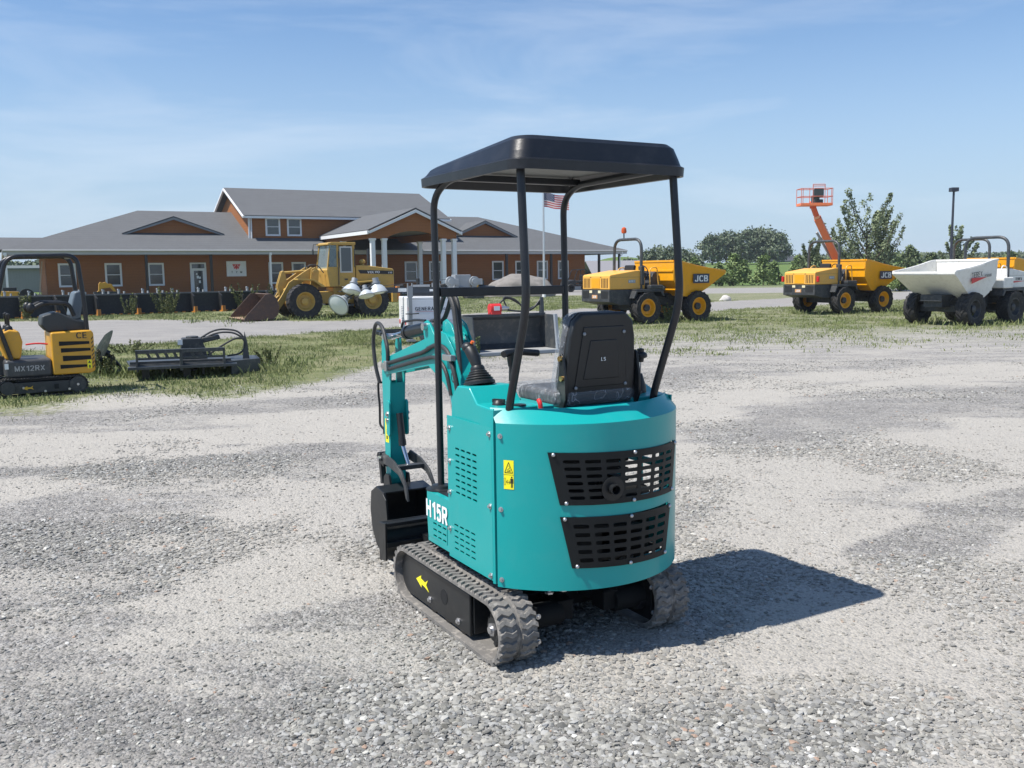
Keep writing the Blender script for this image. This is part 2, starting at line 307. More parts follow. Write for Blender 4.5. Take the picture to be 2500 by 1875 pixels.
def perforated(mb, fn, u0, u1, nu, v0, v1, nv, hu=.78, hv=.5, rnd=1.):
    """sheet fn(u, v) with nu x nv slot holes; fn maps the unit square onto the surface"""
    K = 16
    for j in range(nv):
        for i in range(nu):
            a0, a1 = lerp(u0, u1, i / nu), lerp(u0, u1, (i + 1) / nu); b0, b1 = lerp(v0, v1, j / nv), lerp(v0, v1, (j + 1) / nv)
            ca, cb = (a0 + a1) / 2, (b0 + b1) / 2; O = []; H = []
            for k in range(K):
                t = 2 * math.pi * (k + .5) / K; x, y = math.cos(t), math.sin(t); q = max(abs(x), abs(y)); sx, sy = x / q, y / q
                if k % 4 in (1, 2): pass
                O.append(fn(ca + (a1 - a0) / 2 * sx, cb + (b1 - b0) / 2 * sy))
                e = .38; hx = math.copysign(abs(x) ** e, x); hy = math.copysign(abs(y) ** e, y)
                H.append(fn(ca + (a1 - a0) / 2 * hu * hx * rnd, cb + (b1 - b0) / 2 * hv * hy))
            cs = [fn(a1, b1), fn(a0, b1), fn(a0, b0), fn(a1, b0)]
            F = [[k, (k + 1) % K, K + (k + 1) % K, K + k] for k in range(K)]
            F += [[2 * K + q_, (q_ * 4 + 1) % K + 0, (q_ * 4 + 2) % K] for q_ in range(4)]
            mb.add(O + H + cs, F)
# ================================================================ the turquoise mini excavator (local X right, Y forward, Z up)
EX = thing('mini_excavator', 'turquoise mini excavator with black canopy standing on the gravel in the foreground', 'excavator', (.164, 4.305, 0), 29.32)
def bolt(mb, p, d, r=.0085):
    p, d = Vector(p), Vector(d).normalized(); mb.mark()
    mb.cyl(p, p + d * .003, r * 1.5, n=12); mb.cyl(p + d * .003, p + d * .012, r, r * .85, n=6)
def stadium(y0, y1, zc, R, step=.02):
    """closed track path (y, z, outward normal) starting at the bottom rear, running forward"""
    P = []; n = int((y1 - y0) / step); m = int(math.pi * R / step)
    for i in range(n): P.append((lerp(y0, y1, i / n), zc - R, 0, -1))
    for i in range(m): t = math.pi * i / m; P.append((y1 + R * math.sin(t), zc - R * math.cos(t), math.sin(t), -math.cos(t)))
    for i in range(n): P.append((lerp(y1, y0, i / n), zc + R, 0, 1))
    for i in range(m): t = math.pi * i / m; P.append((y0 - R * math.sin(t), zc + R * math.cos(t), -math.sin(t), math.cos(t)))
    return P
def make_track(parent, xc, wd, y0, y1, R, zc, lug_h=.010, mt=None, pitch_m=.042, name='rubber_track', lug_groove=True):
    mb = MB(); P = stadium(y0, y1, zc, R - lug_h, .018); n = len(P); t = .018; h = wd / 2
    prof = [(-h, -t), (-h, -.004), (-h + .006, 0), (-.012, 0), (-.008, -.006), (.008, -.006), (.012, 0), (h - .006, 0), (h, -.004), (h, -t)]
    K = len(prof); V = []
    for (y, z, ny, nz) in P: V += [(xc + a, y + ny * b, z + nz * b) for a, b in prof]
    mb.add(V, [[i * K + k, ((i + 1) % n) * K + k, ((i + 1) % n) * K + (k + 1) % K, i * K + (k + 1) % K] for i in range(n) for k in range(K)])
    L = 2 * (y1 - y0) + 2 * math.pi * (R - lug_h); cnt = int(L / pitch_m); per = n / cnt
    def at(q):
        q %= n; i = int(q); f = q - i; a, b = P[i], P[(i + 1) % n]; return [lerp(a[k], b[k], f) for k in range(4)]
    for c in range(cnt):
        for sgn in (-1, 1):
            off = 0 if sgn > 0 else per * .5
            xs = [.014, h * .40, h * .72, h * 1.0]; sk = [0, per * .22, -per * .10, per * .16]
            V = []
            for x, dk in zip(xs, sk):
                for e, hh, in ((-.30, 0), (-.19, lug_h), (.19, lug_h), (.30, 0)):
                    y, z, ny, nz = at(c * per + off + dk + e * per); hh2 = hh - (0 if hh else .004)
                    V.append((xc + sgn * x, y + ny * hh2, z + nz * hh2))
            F = []
            for k in range(3): F += [[k * 4 + j, k * 4 + j + 1, k * 4 + 5 + j, k * 4 + 4 + j] for j in range(3)]
            F += [[0, 1, 2, 3], [12, 15, 14, 13]]; mb.add(V, F)
    return mb.build(name, mt or RUBT, parent, smooth=30)
for s in (-1, 1):
    tx = .418 if s < 0 else .388; tr = make_track(EX, s * tx, .18, -.31, .56, .147, .147)
    fr = MB()
    fr.bb(s * tx - .045, s * tx + .045, -.12, .57, .055, .23)
    fr.bb(s * tx + s * .045, s * tx + s * .062, -.115, .56, .048, .242)
    fr.bb(s * tx - .03, s * tx + .03, .5, .60, .09, .20)
    fr.cyl((s * (tx - .058), .56, .147), (s * (tx + .058), .56, .147), .105, n=24)
    for yy in (-.02, .14, .30): fr.cyl((s * (tx - .058), yy, .07), (s * (tx + .052), yy, .07), .045, n=16)
    fo = fr.build('track_frame', BLACKM, EX, bevel=.006)
    h = MB(); h.cyl((s * (tx + .052), .15, .150), (s * (tx + .0635), .15, .150), .036, n=20); h.build('frame_hole', DARKIN, fo)
    b = MB()
    for yy, zz in ((.31, .09), (.0, .083)): bolt(b, (s * (tx + .0625), yy, zz), (s, 0, 0), .011)
    b.each('bolt', STEEL, fo)
    sp = MB()
    for k in range(12):
        a = 2 * math.pi * k / 12; sp.box((s * tx, -.31 + .098 * math.cos(a), .147 + .098 * math.sin(a)), (.03, .03, .022), (a, 0, 0))
    sp.cyl((s * (tx - .018), -.31, .147), (s * (tx + .018), -.31, .147), .092, n=24); sp.cyl((s * (tx - .118), -.31, .147), (s * (tx + .05), -.31, .147), .052, n=18)
    so_ = sp.build('sprocket', BLACKM, EX)
    b = MB(); b.cyl((s * (tx + .05), -.31, .147), (s * (tx + .06), -.31, .147), .030, n=6); b.cyl((s * (tx + .06), -.31, .147), (s * (tx + .07), -.31, .147), .016, n=12); b.build('hub_nut', STEEL, so_)
    if s < 0:
        a = MB(); Q = [(.470, .150), (.408, .182), (.412, .165), (.365, .157), (.330, .178), (.352, .148), (.322, .122), (.368, .134), (.405, .138), (.408, .120)]
        a.prism(Q, 'x', -.4815, -.4805); a.build('arrow_decal', YELD, fo)
u = MB()                                                                # centre section under the house
u.bb(-.36, .36, -.16, .40, .115, .21); u.cyl((0, .06, .2), (0, .06, .325), .21, n=36); u.bb(-.34, -.30, -.40, .5, .06, .24); u.bb(.30, .34, -.40, .5, .06, .24)
for s in (-1, 1): u.cyl((s * .14, -.31, .165), (s * .34, -.31, .165), .055, n=20); u.bb(s * .12 - .04, s * .12 + .04, -.34, -.24, .13, .22)
u.box((.13, -.22, .19), (.10, .22, .07), (0, 0, .3)); u.box((-.10, -.2, .17), (.12, .2, .06), (0, 0, -.2))
uo = u.build('undercarriage', mat('undercarriage_shade_black', (.007, .008, .009), .75, var=.2, spec=.2), EX, bevel=.006)  # black paint, darkened further for the shade beneath the machine
b = MB()
for x, y, z in ((-.30, -.401, .20), (-.30, -.401, .09), (.30, -.401, .22), (.31, -.401, .10)): bolt(b, (x, y, z), (0, -1, 0), .008)
for x in (-.20, -.13): b.mark(); b.cyl((x, -.33, .32), (x, -.33, .27), .009, n=10); b.cyl((x, -.33, .27), (x, -.33, .262), .02, n=6)
b.each('bolt', STEEL, uo)
bl = MB()                                                               # dozer blade
n_ = 9; prof = [(1.03 - .06 * math.sin(math.pi * i / (n_ - 1)), lerp(.085, .30, i / (n_ - 1))) for i in range(n_)]
bl.prism([(y + .014, z) for y, z in prof] + [(y, z) for y, z in prof[::-1]], 'x', -.45, .45)
for x in (-.45, .438): bl.prism([(.955, .10), (1.05, .085), (1.045, .30), (.95, .31)], 'x', x, x + .012)
bl.bb(-.44, .44, .955, 1.0, .285, .305); bl.bb(-.44, .44, .952, .985, .17, .20)
bo = bl.build('dozer_blade', BLACKM, EX, bevel=.003)
a = MB()
for s in (-1, 1): a.tube([(s * .16, .35, .17), (s * .20, .97, .19)], .03, sq=(1, 0, 0))
a.cyl((0, .42, .22), (0, .80, .24), .03); a.cyl((0, .8, .24), (0, .97, .25), .017); a.build('blade_arm', BLACKM, bo)
b = MB(); bolt(b, (-.14, .985, .305), (0, -.3, 1), .012); bolt(b, (-.11, .975, .305), (0, -.3, 1), .010); b.each('bolt', STEEL, bo)

# ---- house
XL, XR = -.43, .50
TC, TF, TRAD = .045, .02, .565                                          # tail arc centre (x, y) and radius
def tail(ph, z, d=0.):
    """point on the tail skin; the top band above z = 1.02 leans inward"""
    a = R_(ph); r = TRAD + d; x, y = TC + r * math.sin(a), TF - r * math.cos(a)
    if z > 1.025:
        k = (z - 1.025) / .055; y += k * .105 * math.cos(a) ** .7; x -= k * .012 * math.sin(a)
    return (x, y, z)
TB, TT = .322, 1.08
rows = [(TB, [-57, -23.5, 26, 57]), (.43, [-57, -23.5, 26, 57]), (.628, [-57, -28.2, 31, 57]), (.70, [-57, -29, 34, 57]), (.895, [-57, -33, 38.5, 57]), (1.025, [-57, -33, 38.5, 57]), (TT, [-57, -33, 38.5, 57])]
NS = [10, 20, 6]
tl = MB()
def rowpts(z, br):
    ph = []
    for a_, b_, n in zip(br[:-1], br[1:], NS): ph += [lerp(a_, b_, i / n) for i in range(n)]
    return [tail(p, z) for p in ph + [br[-1]]]
for (z0, b0), (z1, b1) in zip(rows[:-1], rows[1:]):
    A, B = rowpts(z0, b0), rowpts(z1, b1); n = len(A)
    hole = (z0, z1) in ((.43, .628), (.70, .895))
    F = [[i, i + 1, n + i + 1, n + i] for i in range(n - 1) if not (hole and NS[0] <= i < NS[0] + NS[1])]
    tl.add(A + B, F)
tail_o = tl.build('tail_cover', TEAL, EX, smooth=22, solid=.006, fixn=True)
b = MB()
for z in (.972, .66, .355): bolt(b, tail(-55, z, .002), (math.sin(R_(-55)), -math.cos(R_(-55)), 0), .0075)
b.each('bolt', STEEL, tail_o)
def grille(name, zb, zt, brb, brt, nu, nv):
    def fn(uu, vv):
        ph = lerp(lerp(brb[0], brt[0], vv), lerp(brb[1], brt[1], vv), uu); z = lerp(zb, zt, vv) - .022 * uu * (1 if vv > .5 else .9)
        return tail(ph, z, .0075)
    g = MB(); us = [0, .05, .95, 1]
    perforated(g, fn, .06, .94, nu, .07, .90, nv, .76, .50)
    for (a0, a1, c0, c1) in ((0, 1, 0, .07), (0, 1, .90, 1), (0, .06, .07, .90), (.94, 1, .07, .90)):
        g.grid(fn, [lerp(a0, a1, i / 14) for i in range(15)], [c0, c1])
    o = g.build(name, mat('grille_black', (.007, .009, .010), .5, var=.1, spec=.3), EX, solid=.004, smooth=30)
    b = MB()
    for uu, vv in ((.03, .96), (.52, .96), (.975, .96), (.975, .05), (.52, .035), (.045, .04)):
        p = Vector(fn(uu, vv)); d = Vector((p.x - TC, p.y - TF, 0)).normalized(); b.sphere(p + d * .004, (.009, .009, .009), 10, 6)
    b.each('screw', STEEL, o); return o
gu = grille('upper_vent_grille', .690, .912, (-29.5, 35), (-34.5, 40.5), 7, 6)
grille('lower_vent_grille', .42, .640, (-24.5, 27), (-29.5, 32.5), 6, 5)
e = MB(); p0 = Vector(tail(-6.6, .752, -.08)); p1 = Vector(tail(-6.6, .748, .03))
e.lathe([(.021, 0), (.021, .105), (.024, .106), (.024, .12), (.019, .12), (.018, .05), (0, .05)], p0, p1 - p0, 18)
q = Vector(tail(-6.6, .748, .009)); e.lathe([(.052, 0), (.052, .004), (.024, .004)], q, p1 - p0, 20)
e.build('exhaust_pipe', BLACKM, gu)
k = MB()                                                                # engine and radiator behind the grilles
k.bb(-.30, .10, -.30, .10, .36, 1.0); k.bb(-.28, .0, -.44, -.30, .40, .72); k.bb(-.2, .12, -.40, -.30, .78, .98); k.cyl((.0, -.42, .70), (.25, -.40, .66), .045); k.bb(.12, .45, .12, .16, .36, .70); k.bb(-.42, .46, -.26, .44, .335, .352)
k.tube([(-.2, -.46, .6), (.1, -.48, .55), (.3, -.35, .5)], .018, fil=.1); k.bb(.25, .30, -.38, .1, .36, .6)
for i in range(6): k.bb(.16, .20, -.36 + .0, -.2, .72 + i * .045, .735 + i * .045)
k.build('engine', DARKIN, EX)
d_ = MB()                                                               # warning decal by the seam
def dk(uu, vv, off=.0045): return tail(lerp(-55.0 + 1.6, -48.9, uu), lerp(.750, .873, vv), off)
d_.grid(dk, [i / 6 for i in range(7)], [0, 1]); do = d_.build('warning_decal', YELD, tail_o)
d2 = MB()
def stroke(mb, pts, wd, off=.0053):
    for (a0, b0), (a1, b1) in zip(pts[:-1], pts[1:]):
        dx, dy = (a1 - a0) * .058, (b1 - b0) * .123; L = math.hypot(dx, dy); nx, ny = -dy / L * wd / .058, dx / L * wd / .123
        mb.add([dk(a0 + nx, b0 + ny, off), dk(a1 + nx, b1 + ny, off), dk(a1 - nx, b1 - ny, off), dk(a0 - nx, b0 - ny, off)], [(0, 1, 2, 3)])
stroke(d2, [(.1, .57), (.5, .93), (.9, .57), (.1, .57)], .0016); stroke(d2, [(0, .5), (1, .5)], .0007)
stroke(d2, [(.3, .62), (.7, .62)], .001); stroke(d2, [(.35, .66), (.6, .74), (.52, .82)], .001); stroke(d2, [(.5, .64), (.72, .68)], .001)
stroke(d2, [(.04, .15), (.04, .38), (.18, .38), (.18, .15), (.04, .15)], .0006); stroke(d2, [(.27, .25), (.6, .25)], .0012)
stroke(d2, [(.38, .32), (.26, .25), (.38, .18)], .001); stroke(d2, [(.5, .32), (.62, .25), (.5, .18)], .001)
stroke(d2, [(.8, .40), (.8, .445)], .004); stroke(d2, [(.8, .22), (.8, .38)], .0052); stroke(d2, [(.75, .06), (.75, .22)], .002); stroke(d2, [(.86, .06), (.86, .22)], .002); stroke(d2, [(.68, .2), (.68, .37)], .0013); stroke(d2, [(.93, .2), (.93, .37)], .0013)
d2.build('pictogram', BLKD, do, fixn=False)
# left door panel with slot rows
PF, PR = .180, -.250
sp = MB()
def pl(f_, z_): return (XL, f_, z_)
def rect(mb, f0, f1, z0, z1): mb.add([pl(f0, z0), pl(f1, z0), pl(f1, z1), pl(f0, z1)], [(0, 1, 2, 3)])
rect(sp, PF, PR, .335, .372); rect(sp, PF, PR, .512, .640); rect(sp, PF, PR, .872, 1.0)
for z0, z1, nv, off in ((.372, .512, 5, .012), (.640, .872, 8, -.012)):
    a0, a1 = .118 + off, -.108 + off
    rect(sp, PF, a0, z0, z1); rect(sp, a1, PR, z0, z1); perforated(sp, lambda uu, vv: pl(uu, vv), a0, a1, 4, z0, z1, nv, .72, .36)
sp.add([(XL, PR, .325), (XL + .004, PR - .012, .325), (XL + .004, PR - .012, 1.0), (XL, PR, 1.0)], [(0, 1, 2, 3)])
sp.add([(XL + .004, PR - .012, .325), (XL + .045, PR - .018, .325), (XL + .045, PR - .018, 1.075), (XL + .004, PR - .012, 1.075)], [(0, 1, 2, 3)])
sp.add([(XL, PR, 1.0), (XL + .004, PR - .012, 1.0), (XL + .004, PR - .012, 1.075), (XL, PR, 1.075)], [(0, 1, 2, 3)])
rect(sp, -.15, PR, 1.0, 1.075)
po = sp.build('side_panel', TEAL, EX, solid=.006, smooth=25)
b = MB()
for f_, z_ in ((-.235, .972), (-.235, .66), (-.235, .355), (.155, .945), (.158, .79), (.158, .645), (.165, .47)): bolt(b, (XL - .003, f_, z_), (-1, 0, 0), .0085)
b.each('bolt', STEEL, po)
k = MB(); k.bb(XL + .03, XL + .034, PR + .01, PF - .005, .345, .99); k.build('panel_shade_sheet', DARKIN, po)  # near-black sheet behind the slots stands in for the shade inside
rp_ = MB()                                                              # right side panel with its own opening
for (f0, f1, z0, z1) in ((.20, -.285, .335, .56), (.20, -.285, .95, 1.075), (.20, .09, .56, .95), (-.20, -.285, .56, .95)):
    rp_.add([(XR, f0, z0), (XR, f1, z0), (XR, f1, z1), (XR, f0, z1)], [(0, 1, 2, 3)])
rp_.bb(XR - .004, XR, .09, -.20, .72, .75); rp_.bb(XR - .004, XR, -.05, -.07, .56, .95)
rp_.build('right_panel', TEAL, EX, solid=.006)
# left console above the panel
co = MB(); Q = [(.155, .985), (.150, 1.085), (.085, 1.145), (-.03, 1.150), (-.105, 1.085), (-.245, 1.078), (-.245, .985)]
co.prism(Q, 'x', XL + .006, -.20); coo = co.build('left_console', TEAL, EX, bevel=.008)
co = MB(); co.bb(-.20, -.14, -.285, .10, .70, 1.08); co.prism([(.20, .60), (.155, 1.0), (.10, 1.0), (.10, .60)], 'x', XL + .01, -.20); co.build('console_base', TEAL, EX, bevel=.006)
c2 = MB(); c2.lathe([(.030, 0), (.030, .004), (.022, .016), (.016, .022), (0, .022)], (-.345, -.16, 1.080), (0, 0, 1), 16); c2.box((-.345, -.16, 1.098), (.018, .055, .016), (0, 0, .6)); c2.build('fuel_cap', BLACKP, coo)
c2 = MB(); c2.cyl((-.30, -.13, 1.08), (-.30, -.13, 1.092), .014, n=12); c2.build('key_switch', STEEL, coo)
c2 = MB(); c2.cyl((-.275, -.215, 1.08), (-.275, -.215, 1.084), .03, n=18); c2.build('round_plug', BLACKP, coo)
c2 = MB(); c2.tube([(-.225, -.32, 1.05), (-.23, -.315, 1.098), (-.228, -.30, 1.108)], .010, fil=.02); c2.build('safety_lever', REDP, EX)
# right console
co = MB(); Q = [(.155, .985), (.15, 1.09), (.10, 1.16), (.03, 1.16), (-.17, 1.085), (-.275, 1.078), (-.275, .985)]
co.prism(Q, 'x', .28, XR - .004); cro = co.build('right_console', TEAL, EX, bevel=.008)
c2 = MB(); c2.lathe([(.05, 0), (.05, .012), (.03, .022), (0, .022)], (.35, -.18, 1.082), (0, 0, 1), 18); c2.build('rubber_plug', BLACKP, cro)
lv = MB(); lv.lathe([(.032, 0), (.03, .03), (.018, .07), (.012, .09), (0, .09)], (.400, -.175, 1.082), (0, 0, 1), 14); lo = lv.build('control_lever', BLACKP, EX)
lv = MB(); lv.cyl((.400, -.175, 1.15), (.405, -.175, 1.235), .005, n=8); lv.build('lever_rod', CHROME, lo)
lv = MB(); lv.lathe([(.0, 0), (.014, 0), (.016, .016), (.030, .022), (.032, .032), (.028, .042), (.016, .048), (.017, .062), (0, .066)], (.405, -.175, 1.225), (0, 0, 1), 14); lv.build('knob', BLACKP, lo)
# joystick on the left console
js = MB(); P = [(.078, 0), (.078, .02)]
for i in range(5): P += [(.074 - i * .008, .024 + i * .017), (.068 - i * .008, .032 + i * .017), (.072 - i * .009, .040 + i * .017)]
P += [(.036, .115), (.03, .13), (.026, .132), (0, .132)]
js.lathe([(r * .92, h * .66) for r, h in P], (-.325, .055, 1.146), (-.02, .22, 1), 20); jo = js.build('joystick_boot', BLACKP, EX)
js = MB(); js.tube([(-.328, .070, 1.222), (-.333, .085, 1.262), (-.341, .108, 1.298), (-.345, .132, 1.314)], lambda t: .022 + .008 * math.sin(t * 3), 12)
js.sphere((-.345, .126, 1.312), (.030, .032, .024), 12, 8); gp = js.build('joystick_grip', BLACKP, jo)
js = MB(); js.cyl((-.337, .104, 1.330), (-.334, .098, 1.340), .008, n=10); js.build('button', AMBER, gp)
# front step box with the model lettering
SF0, SF1 = .180, .455
st = MB()
Q = [(XL, SF0), (XL, SF1 - .03), (XL + .03, SF1), (-.24, SF1), (-.24, SF0)]
n = len(Q)
st.add([(x, y, .595) for x, y in Q], [list(range(n))])
for i in range(1, n - 1): a_, b_ = Q[i], Q[i + 1]; st.add([(a_[0], a_[1], .35), (b_[0], b_[1], .35), (b_[0], b_[1], .595), (a_[0], a_[1], .595)], [(0, 1, 2, 3)])
def rs(f0, f1, z0, z1): st.add([pl(f0, z0), pl(f1, z0), pl(f1, z1), pl(f0, z1)], [(0, 1, 2, 3)])
rs(SF0, SF1 - .03, .35, .375); rs(SF0, SF1 - .03, .465, .595); rs(.365, SF1 - .03, .375, .465); rs(SF0, .205, .375, .465)
perforated(st, lambda uu, vv: pl(uu, vv), .365, .205, 3, .375, .465, 3, .72, .36)
sto = st.build('step_box', TEAL, EX, solid=.006, smooth=25)
k = MB(); k.bb(XL + .02, XL + .024, SF0, SF1 - .03, .355, .58); k.build('box_shade_sheet', DARKIN, sto)  # dark sheet painted as the shade seen through the step slots
text('H15R', .118, WHTD, sto, (XL - .0045, .312, .515), (0, -1, 0), (0, 0, 1), bold=.0022, sx=.84, ext=.0008, wt=.20)
k = MB(); k.lathe([(.075, 0), (.075, .004), (.05, .008), (.046, .02), (.026, .024), (0, .024)], (-.36, .415, .598), (0, 0, 1), 24); k.bb(-.405, -.27, .20, .38, .5955, .600); k.build('post_grommet', BLACKP, sto)
fl = MB(); fl.bb(-.24, XR - .01, .10, .56, .355, .385); fl.bb(.30, XR - .004, .10, .46, .355, .60); fl.bb(-.24, .30, .07, .10, .36, .72); fl.build('floor', CHAR, EX, bevel=.006)
# ---- seat
sc = MB(); sc.bb(-.13, .32, -.29, .10, .96, 1.06); sc.build('seat_base', TEAL, EX, bevel=.01)
def rrect(cx, cy, wx, wy, r, n=6):
    Q = []
    for qx, qy, a0 in ((1, 1, 0), (-1, 1, 90), (-1, -1, 180), (1, -1, 270)):
        for i in range(n + 1): a = R_(a0 + 90 * i / n); Q.append((cx + qx * (wx / 2 - r) + r * math.cos(a), cy + qy * (wy / 2 - r) + r * math.sin(a)))
    return Q
sc = MB(); sc.prism(rrect(.10, -.08, .43, .40, .07), 'z', 1.06, 1.125); seat = sc.build('seat_cushion', VINYL, EX, bevel=.025, bseg=3)
def backpt(x, h, d): return (.10 + x, -.235 - h * .10 - d * .99, 1.075 + h * .985 - d * .1)
def backshape(k=1.): return [(-.185 * k, .02), (-.19 * k, .10), (-.172 * k, .30), (-.155 * k, .37), (-.115 * k, .405), (.115 * k, .405), (.155 * k, .37), (.172 * k, .30), (.19 * k, .10), (.185 * k, .02), (.16 * k, 0), (-.16 * k, 0)]
def backmesh(k, d0, d1, zk=1.):
    mb = MB(); S = backshape(k); n = len(S)
    mb.add([backpt(x, h * zk, d0) for x, h in S] + [backpt(x, h * zk, d1) for x, h in S], [list(range(n))[::-1], list(range(n, 2 * n))] + [[i, (i + 1) % n, n + (i + 1) % n, n + i] for i in range(n)]); return mb
seatb = backmesh(1.0, .012, .045); 
bk = seatb.build('seat_back', BLACKP, EX, bevel=.012, bseg=3)
backmesh(.97, -.06, .014, .99).build('back_cushion', VINYL, bk, bevel=.035, bseg=3)
pn = MB()
for k_, z0, z1, d in ((.80, .075, .345, .049), (.52, .11, .285, .053)):
    Q = [(-.15 * k_ - .02, z0), (.15 * k_ + .02, z0), (.135 * k_, z1), (-.135 * k_, z1)]
    pn.add([backpt(x, h, d) for x, h in Q] + [backpt(x * .97, h, .044) for x, h in Q], [(0, 1, 2, 3), (0, 4, 5, 1), (1, 5, 6, 2), (2, 6, 7, 3), (3, 7, 4, 0)])
pn.build('back_panel', BLACKP, bk, bevel=.004, smooth=20)
b = MB()
for x, h in ((-.105, .315), (.105, .318), (-.135, .075), (.13, .08)): b.sphere(backpt(x, h, .052), (.008, .006, .008), 10, 6)
b.each('screw', GREYST, bk)
text('LS', .022, WHTD, bk, backpt(0, .20, .0545), (1, 0, 0), (0, -.1, 1), name='maker_badge')
br = MB()
for s in (-1, 1):
    x = .10 + s * .196; Q = [(-.14, 1.04), (-.19, 1.055), (-.225, 1.09), (-.248, 1.15), (-.262, 1.22), (-.262, 1.285), (-.278, 1.298), (-.294, 1.285), (-.312, 1.19), (-.315, 1.10), (-.285, 1.04)]
    br.prism(Q, 'x', x - .006, x + .006)
bro = br.each('seat_bracket', BLACKM, EX, bevel=.003)
b = MB(); b.cyl((-.112, -.278, 1.275), (-.102, -.278, 1.275), .012, n=12); b.cyl((-.112, -.29, 1.19), (-.102, -.29, 1.19), .012, n=12); b.each('bracket_bolt', BRASS, bro)
# crinkled plastic film over the cushions
fb = backmesh(1.02, -.082, .004, .99)
f1 = fb.build('back_film', FILM, bk, bevel=.04, bseg=4)
sc = MB(); sc.prism(rrect(.10, -.075, .47, .43, .08), 'z', 1.06, 1.14); sc.build('seat_film', FILM, seat, bevel=.03, bseg=3)
# ---- roll-over frame and canopy
CZ = 2.05
for x0, xb, xt, dy in ((-.36, -.36, -.36, 0), (.375, .40, .385, -.03)):
    P = [(x0, -.265 + dy, 1.0), (x0, -.285 + dy, 1.10), (xb, -.435 + dy, 1.52), (xt, -.395 + dy, 2.065)]
    pr = MB(); pr.tube(P, .0172, 14, fil=.10); pr.build('rear_post', CANOPY, EX)
for s, x in ((-1, -.36), (1, .37)):
    pr = MB(); z0 = .60 if s < 0 else .58
    pr.tube([(x, .415, z0), (x, .42, 1.5), (x, .435, 2.005), (x * .97, .30, 2.075), (x * .95, -.40, 2.085)], .0166, 14, fil=.09); pr.build('front_post', CANOPY, EX)
pr = MB(); pr.bb(-.345, .355, .405, .435, 1.535, 1.578); pr.build('crossbar', CANOPY, EX, bevel=.004)
pr = MB(); pr.bb(-.35, .37, -.43, -.39, 2.06, 2.10); pr.bb(-.35, .36, .26, .30, 2.07, 2.10); pr.each('roof_rail', CANOPY, EX, bevel=.004)
cn = MB()
CX0, CX1, CY0, CY1 = -.425, .445, -.475, .485
def ring(inset, z, r, tilt=0.):
    Q = rrect((CX0 + CX1) / 2, (CY0 + CY1) / 2, CX1 - CX0 - 2 * inset, CY1 - CY0 - 2 * inset, r, 6)
    return [(x, y, z - tilt * max(0, (y - CY0) / (CY1 - CY0)) ** 1.6 ) for x, y in Q]
T = .062
rings = [ring(.012, CZ + .002, .07), ring(.0, CZ, .08), ring(-.002, CZ + .038, .08), ring(.010, CZ + .045, .075), ring(.018, CZ + .075, .075, T * .4), ring(.032, CZ + .120, .075, T * .85), ring(.05, CZ + .138, .075, T), ring(.12, CZ + .150, .08, T), ring(.25, CZ + .160, .08, T)]
n = len(rings[0])
for A, B in zip(rings[:-1], rings[1:]): cn.add(A + B, [[i, (i + 1) % n, n + (i + 1) % n, n + i] for i in range(n)])
cn.add(rings[-1], [list(range(n))])
inn = [ring(.012, CZ + .002, .07), ring(.02, CZ + .04, .07), ring(.06, CZ + .055, .07), ring(.075, CZ + .062, .06)]
for A, B in zip(inn[:-1], inn[1:]): cn.add(A + B, [[i, (i + 1) % n, n + (i + 1) % n, n + i] for i in range(n)])
cno = cn.build('canopy_roof', CANOPY, EX, smooth=30)
k = MB(); A = ring(.075, CZ + .060, .06); k.add(A, [list(range(n))]); k.add([(x, y, z + .006) for x, y, z in A], [list(range(n))]); k.build('roof_underside', BOUNCE_GREY, cno, smooth=0)
b = MB()
for x, y in ((.33, .30), (-.33, .30), (-.33, -.39)): b.cyl((x, y, CZ + .02), (x, y, CZ + .06), .012, n=10)
b.each('roof_bolt', STEEL, cno)
# ---- swing post, boom, arm, bucket
BX = -.185
sw = MB(); sw.cyl((BX + .03, .36, .40), (BX + .03, .36, .82), .06, n=20); sw.bb(BX - .07, BX + .10, .34, .46, .42, .48); sw.bb(BX - .07, BX + .10, .34, .46, .62, .68)
for s in (-1, 1): sw.prism([(.34, .44), (.47, .42), (.50, .56), (.47, .84), (.36, .84)], 'x', BX + s * .075 - .01, BX + s * .075 + .01)
sw.build('swing_post', TEAL, EX, bevel=.006)
bm_ = MB()
Q = [(.47, .72), (.38, .72), (.355, .80), (.375, 1.0), (.425, 1.15), (.50, 1.275), (.58, 1.345), (.68, 1.36), (.78, 1.32), (1.40, 1.165), (1.455, 1.135), (1.455, 1.085), (1.40, 1.065), (.98, 1.135), (.80, 1.165), (.68, 1.118), (.60, 1.085), (.54, 1.03), (.50, .92), (.48, .80)]
for s in (-1, 1): bm_.prism(Q, 'x', BX + s * .052 - .005, BX + s * .052 + .005)
def web(L_):
    for (a0, b0), (a1, b1) in zip(L_[:-1], L_[1:]): bm_.add([(BX - .05, a0, b0), (BX + .05, a0, b0), (BX + .05, a1, b1), (BX - .05, a1, b1)], [(0, 1, 2, 3)])
web([(.365, .80), (.385, 1.0), (.435, 1.145), (.508, 1.265), (.585, 1.33), (.68, 1.345), (.78, 1.305), (1.22, 1.19)]); web([(.475, .80), (.49, .92), (.53, 1.04), (.59, 1.095), (.68, 1.13), (.80, 1.178), (1.22, 1.11)])
boom = bm_.build('boom', TEAL, EX, bevel=.003)
lg = MB()
for s in (-1, 1): lg.prism([(.66, 1.30), (.82, 1.26), (.85, 1.36), (.835, 1.395), (.80, 1.405), (.765, 1.39), (.72, 1.345)], 'x', BX + s * .055 - .007, BX + s * .055 + .007)
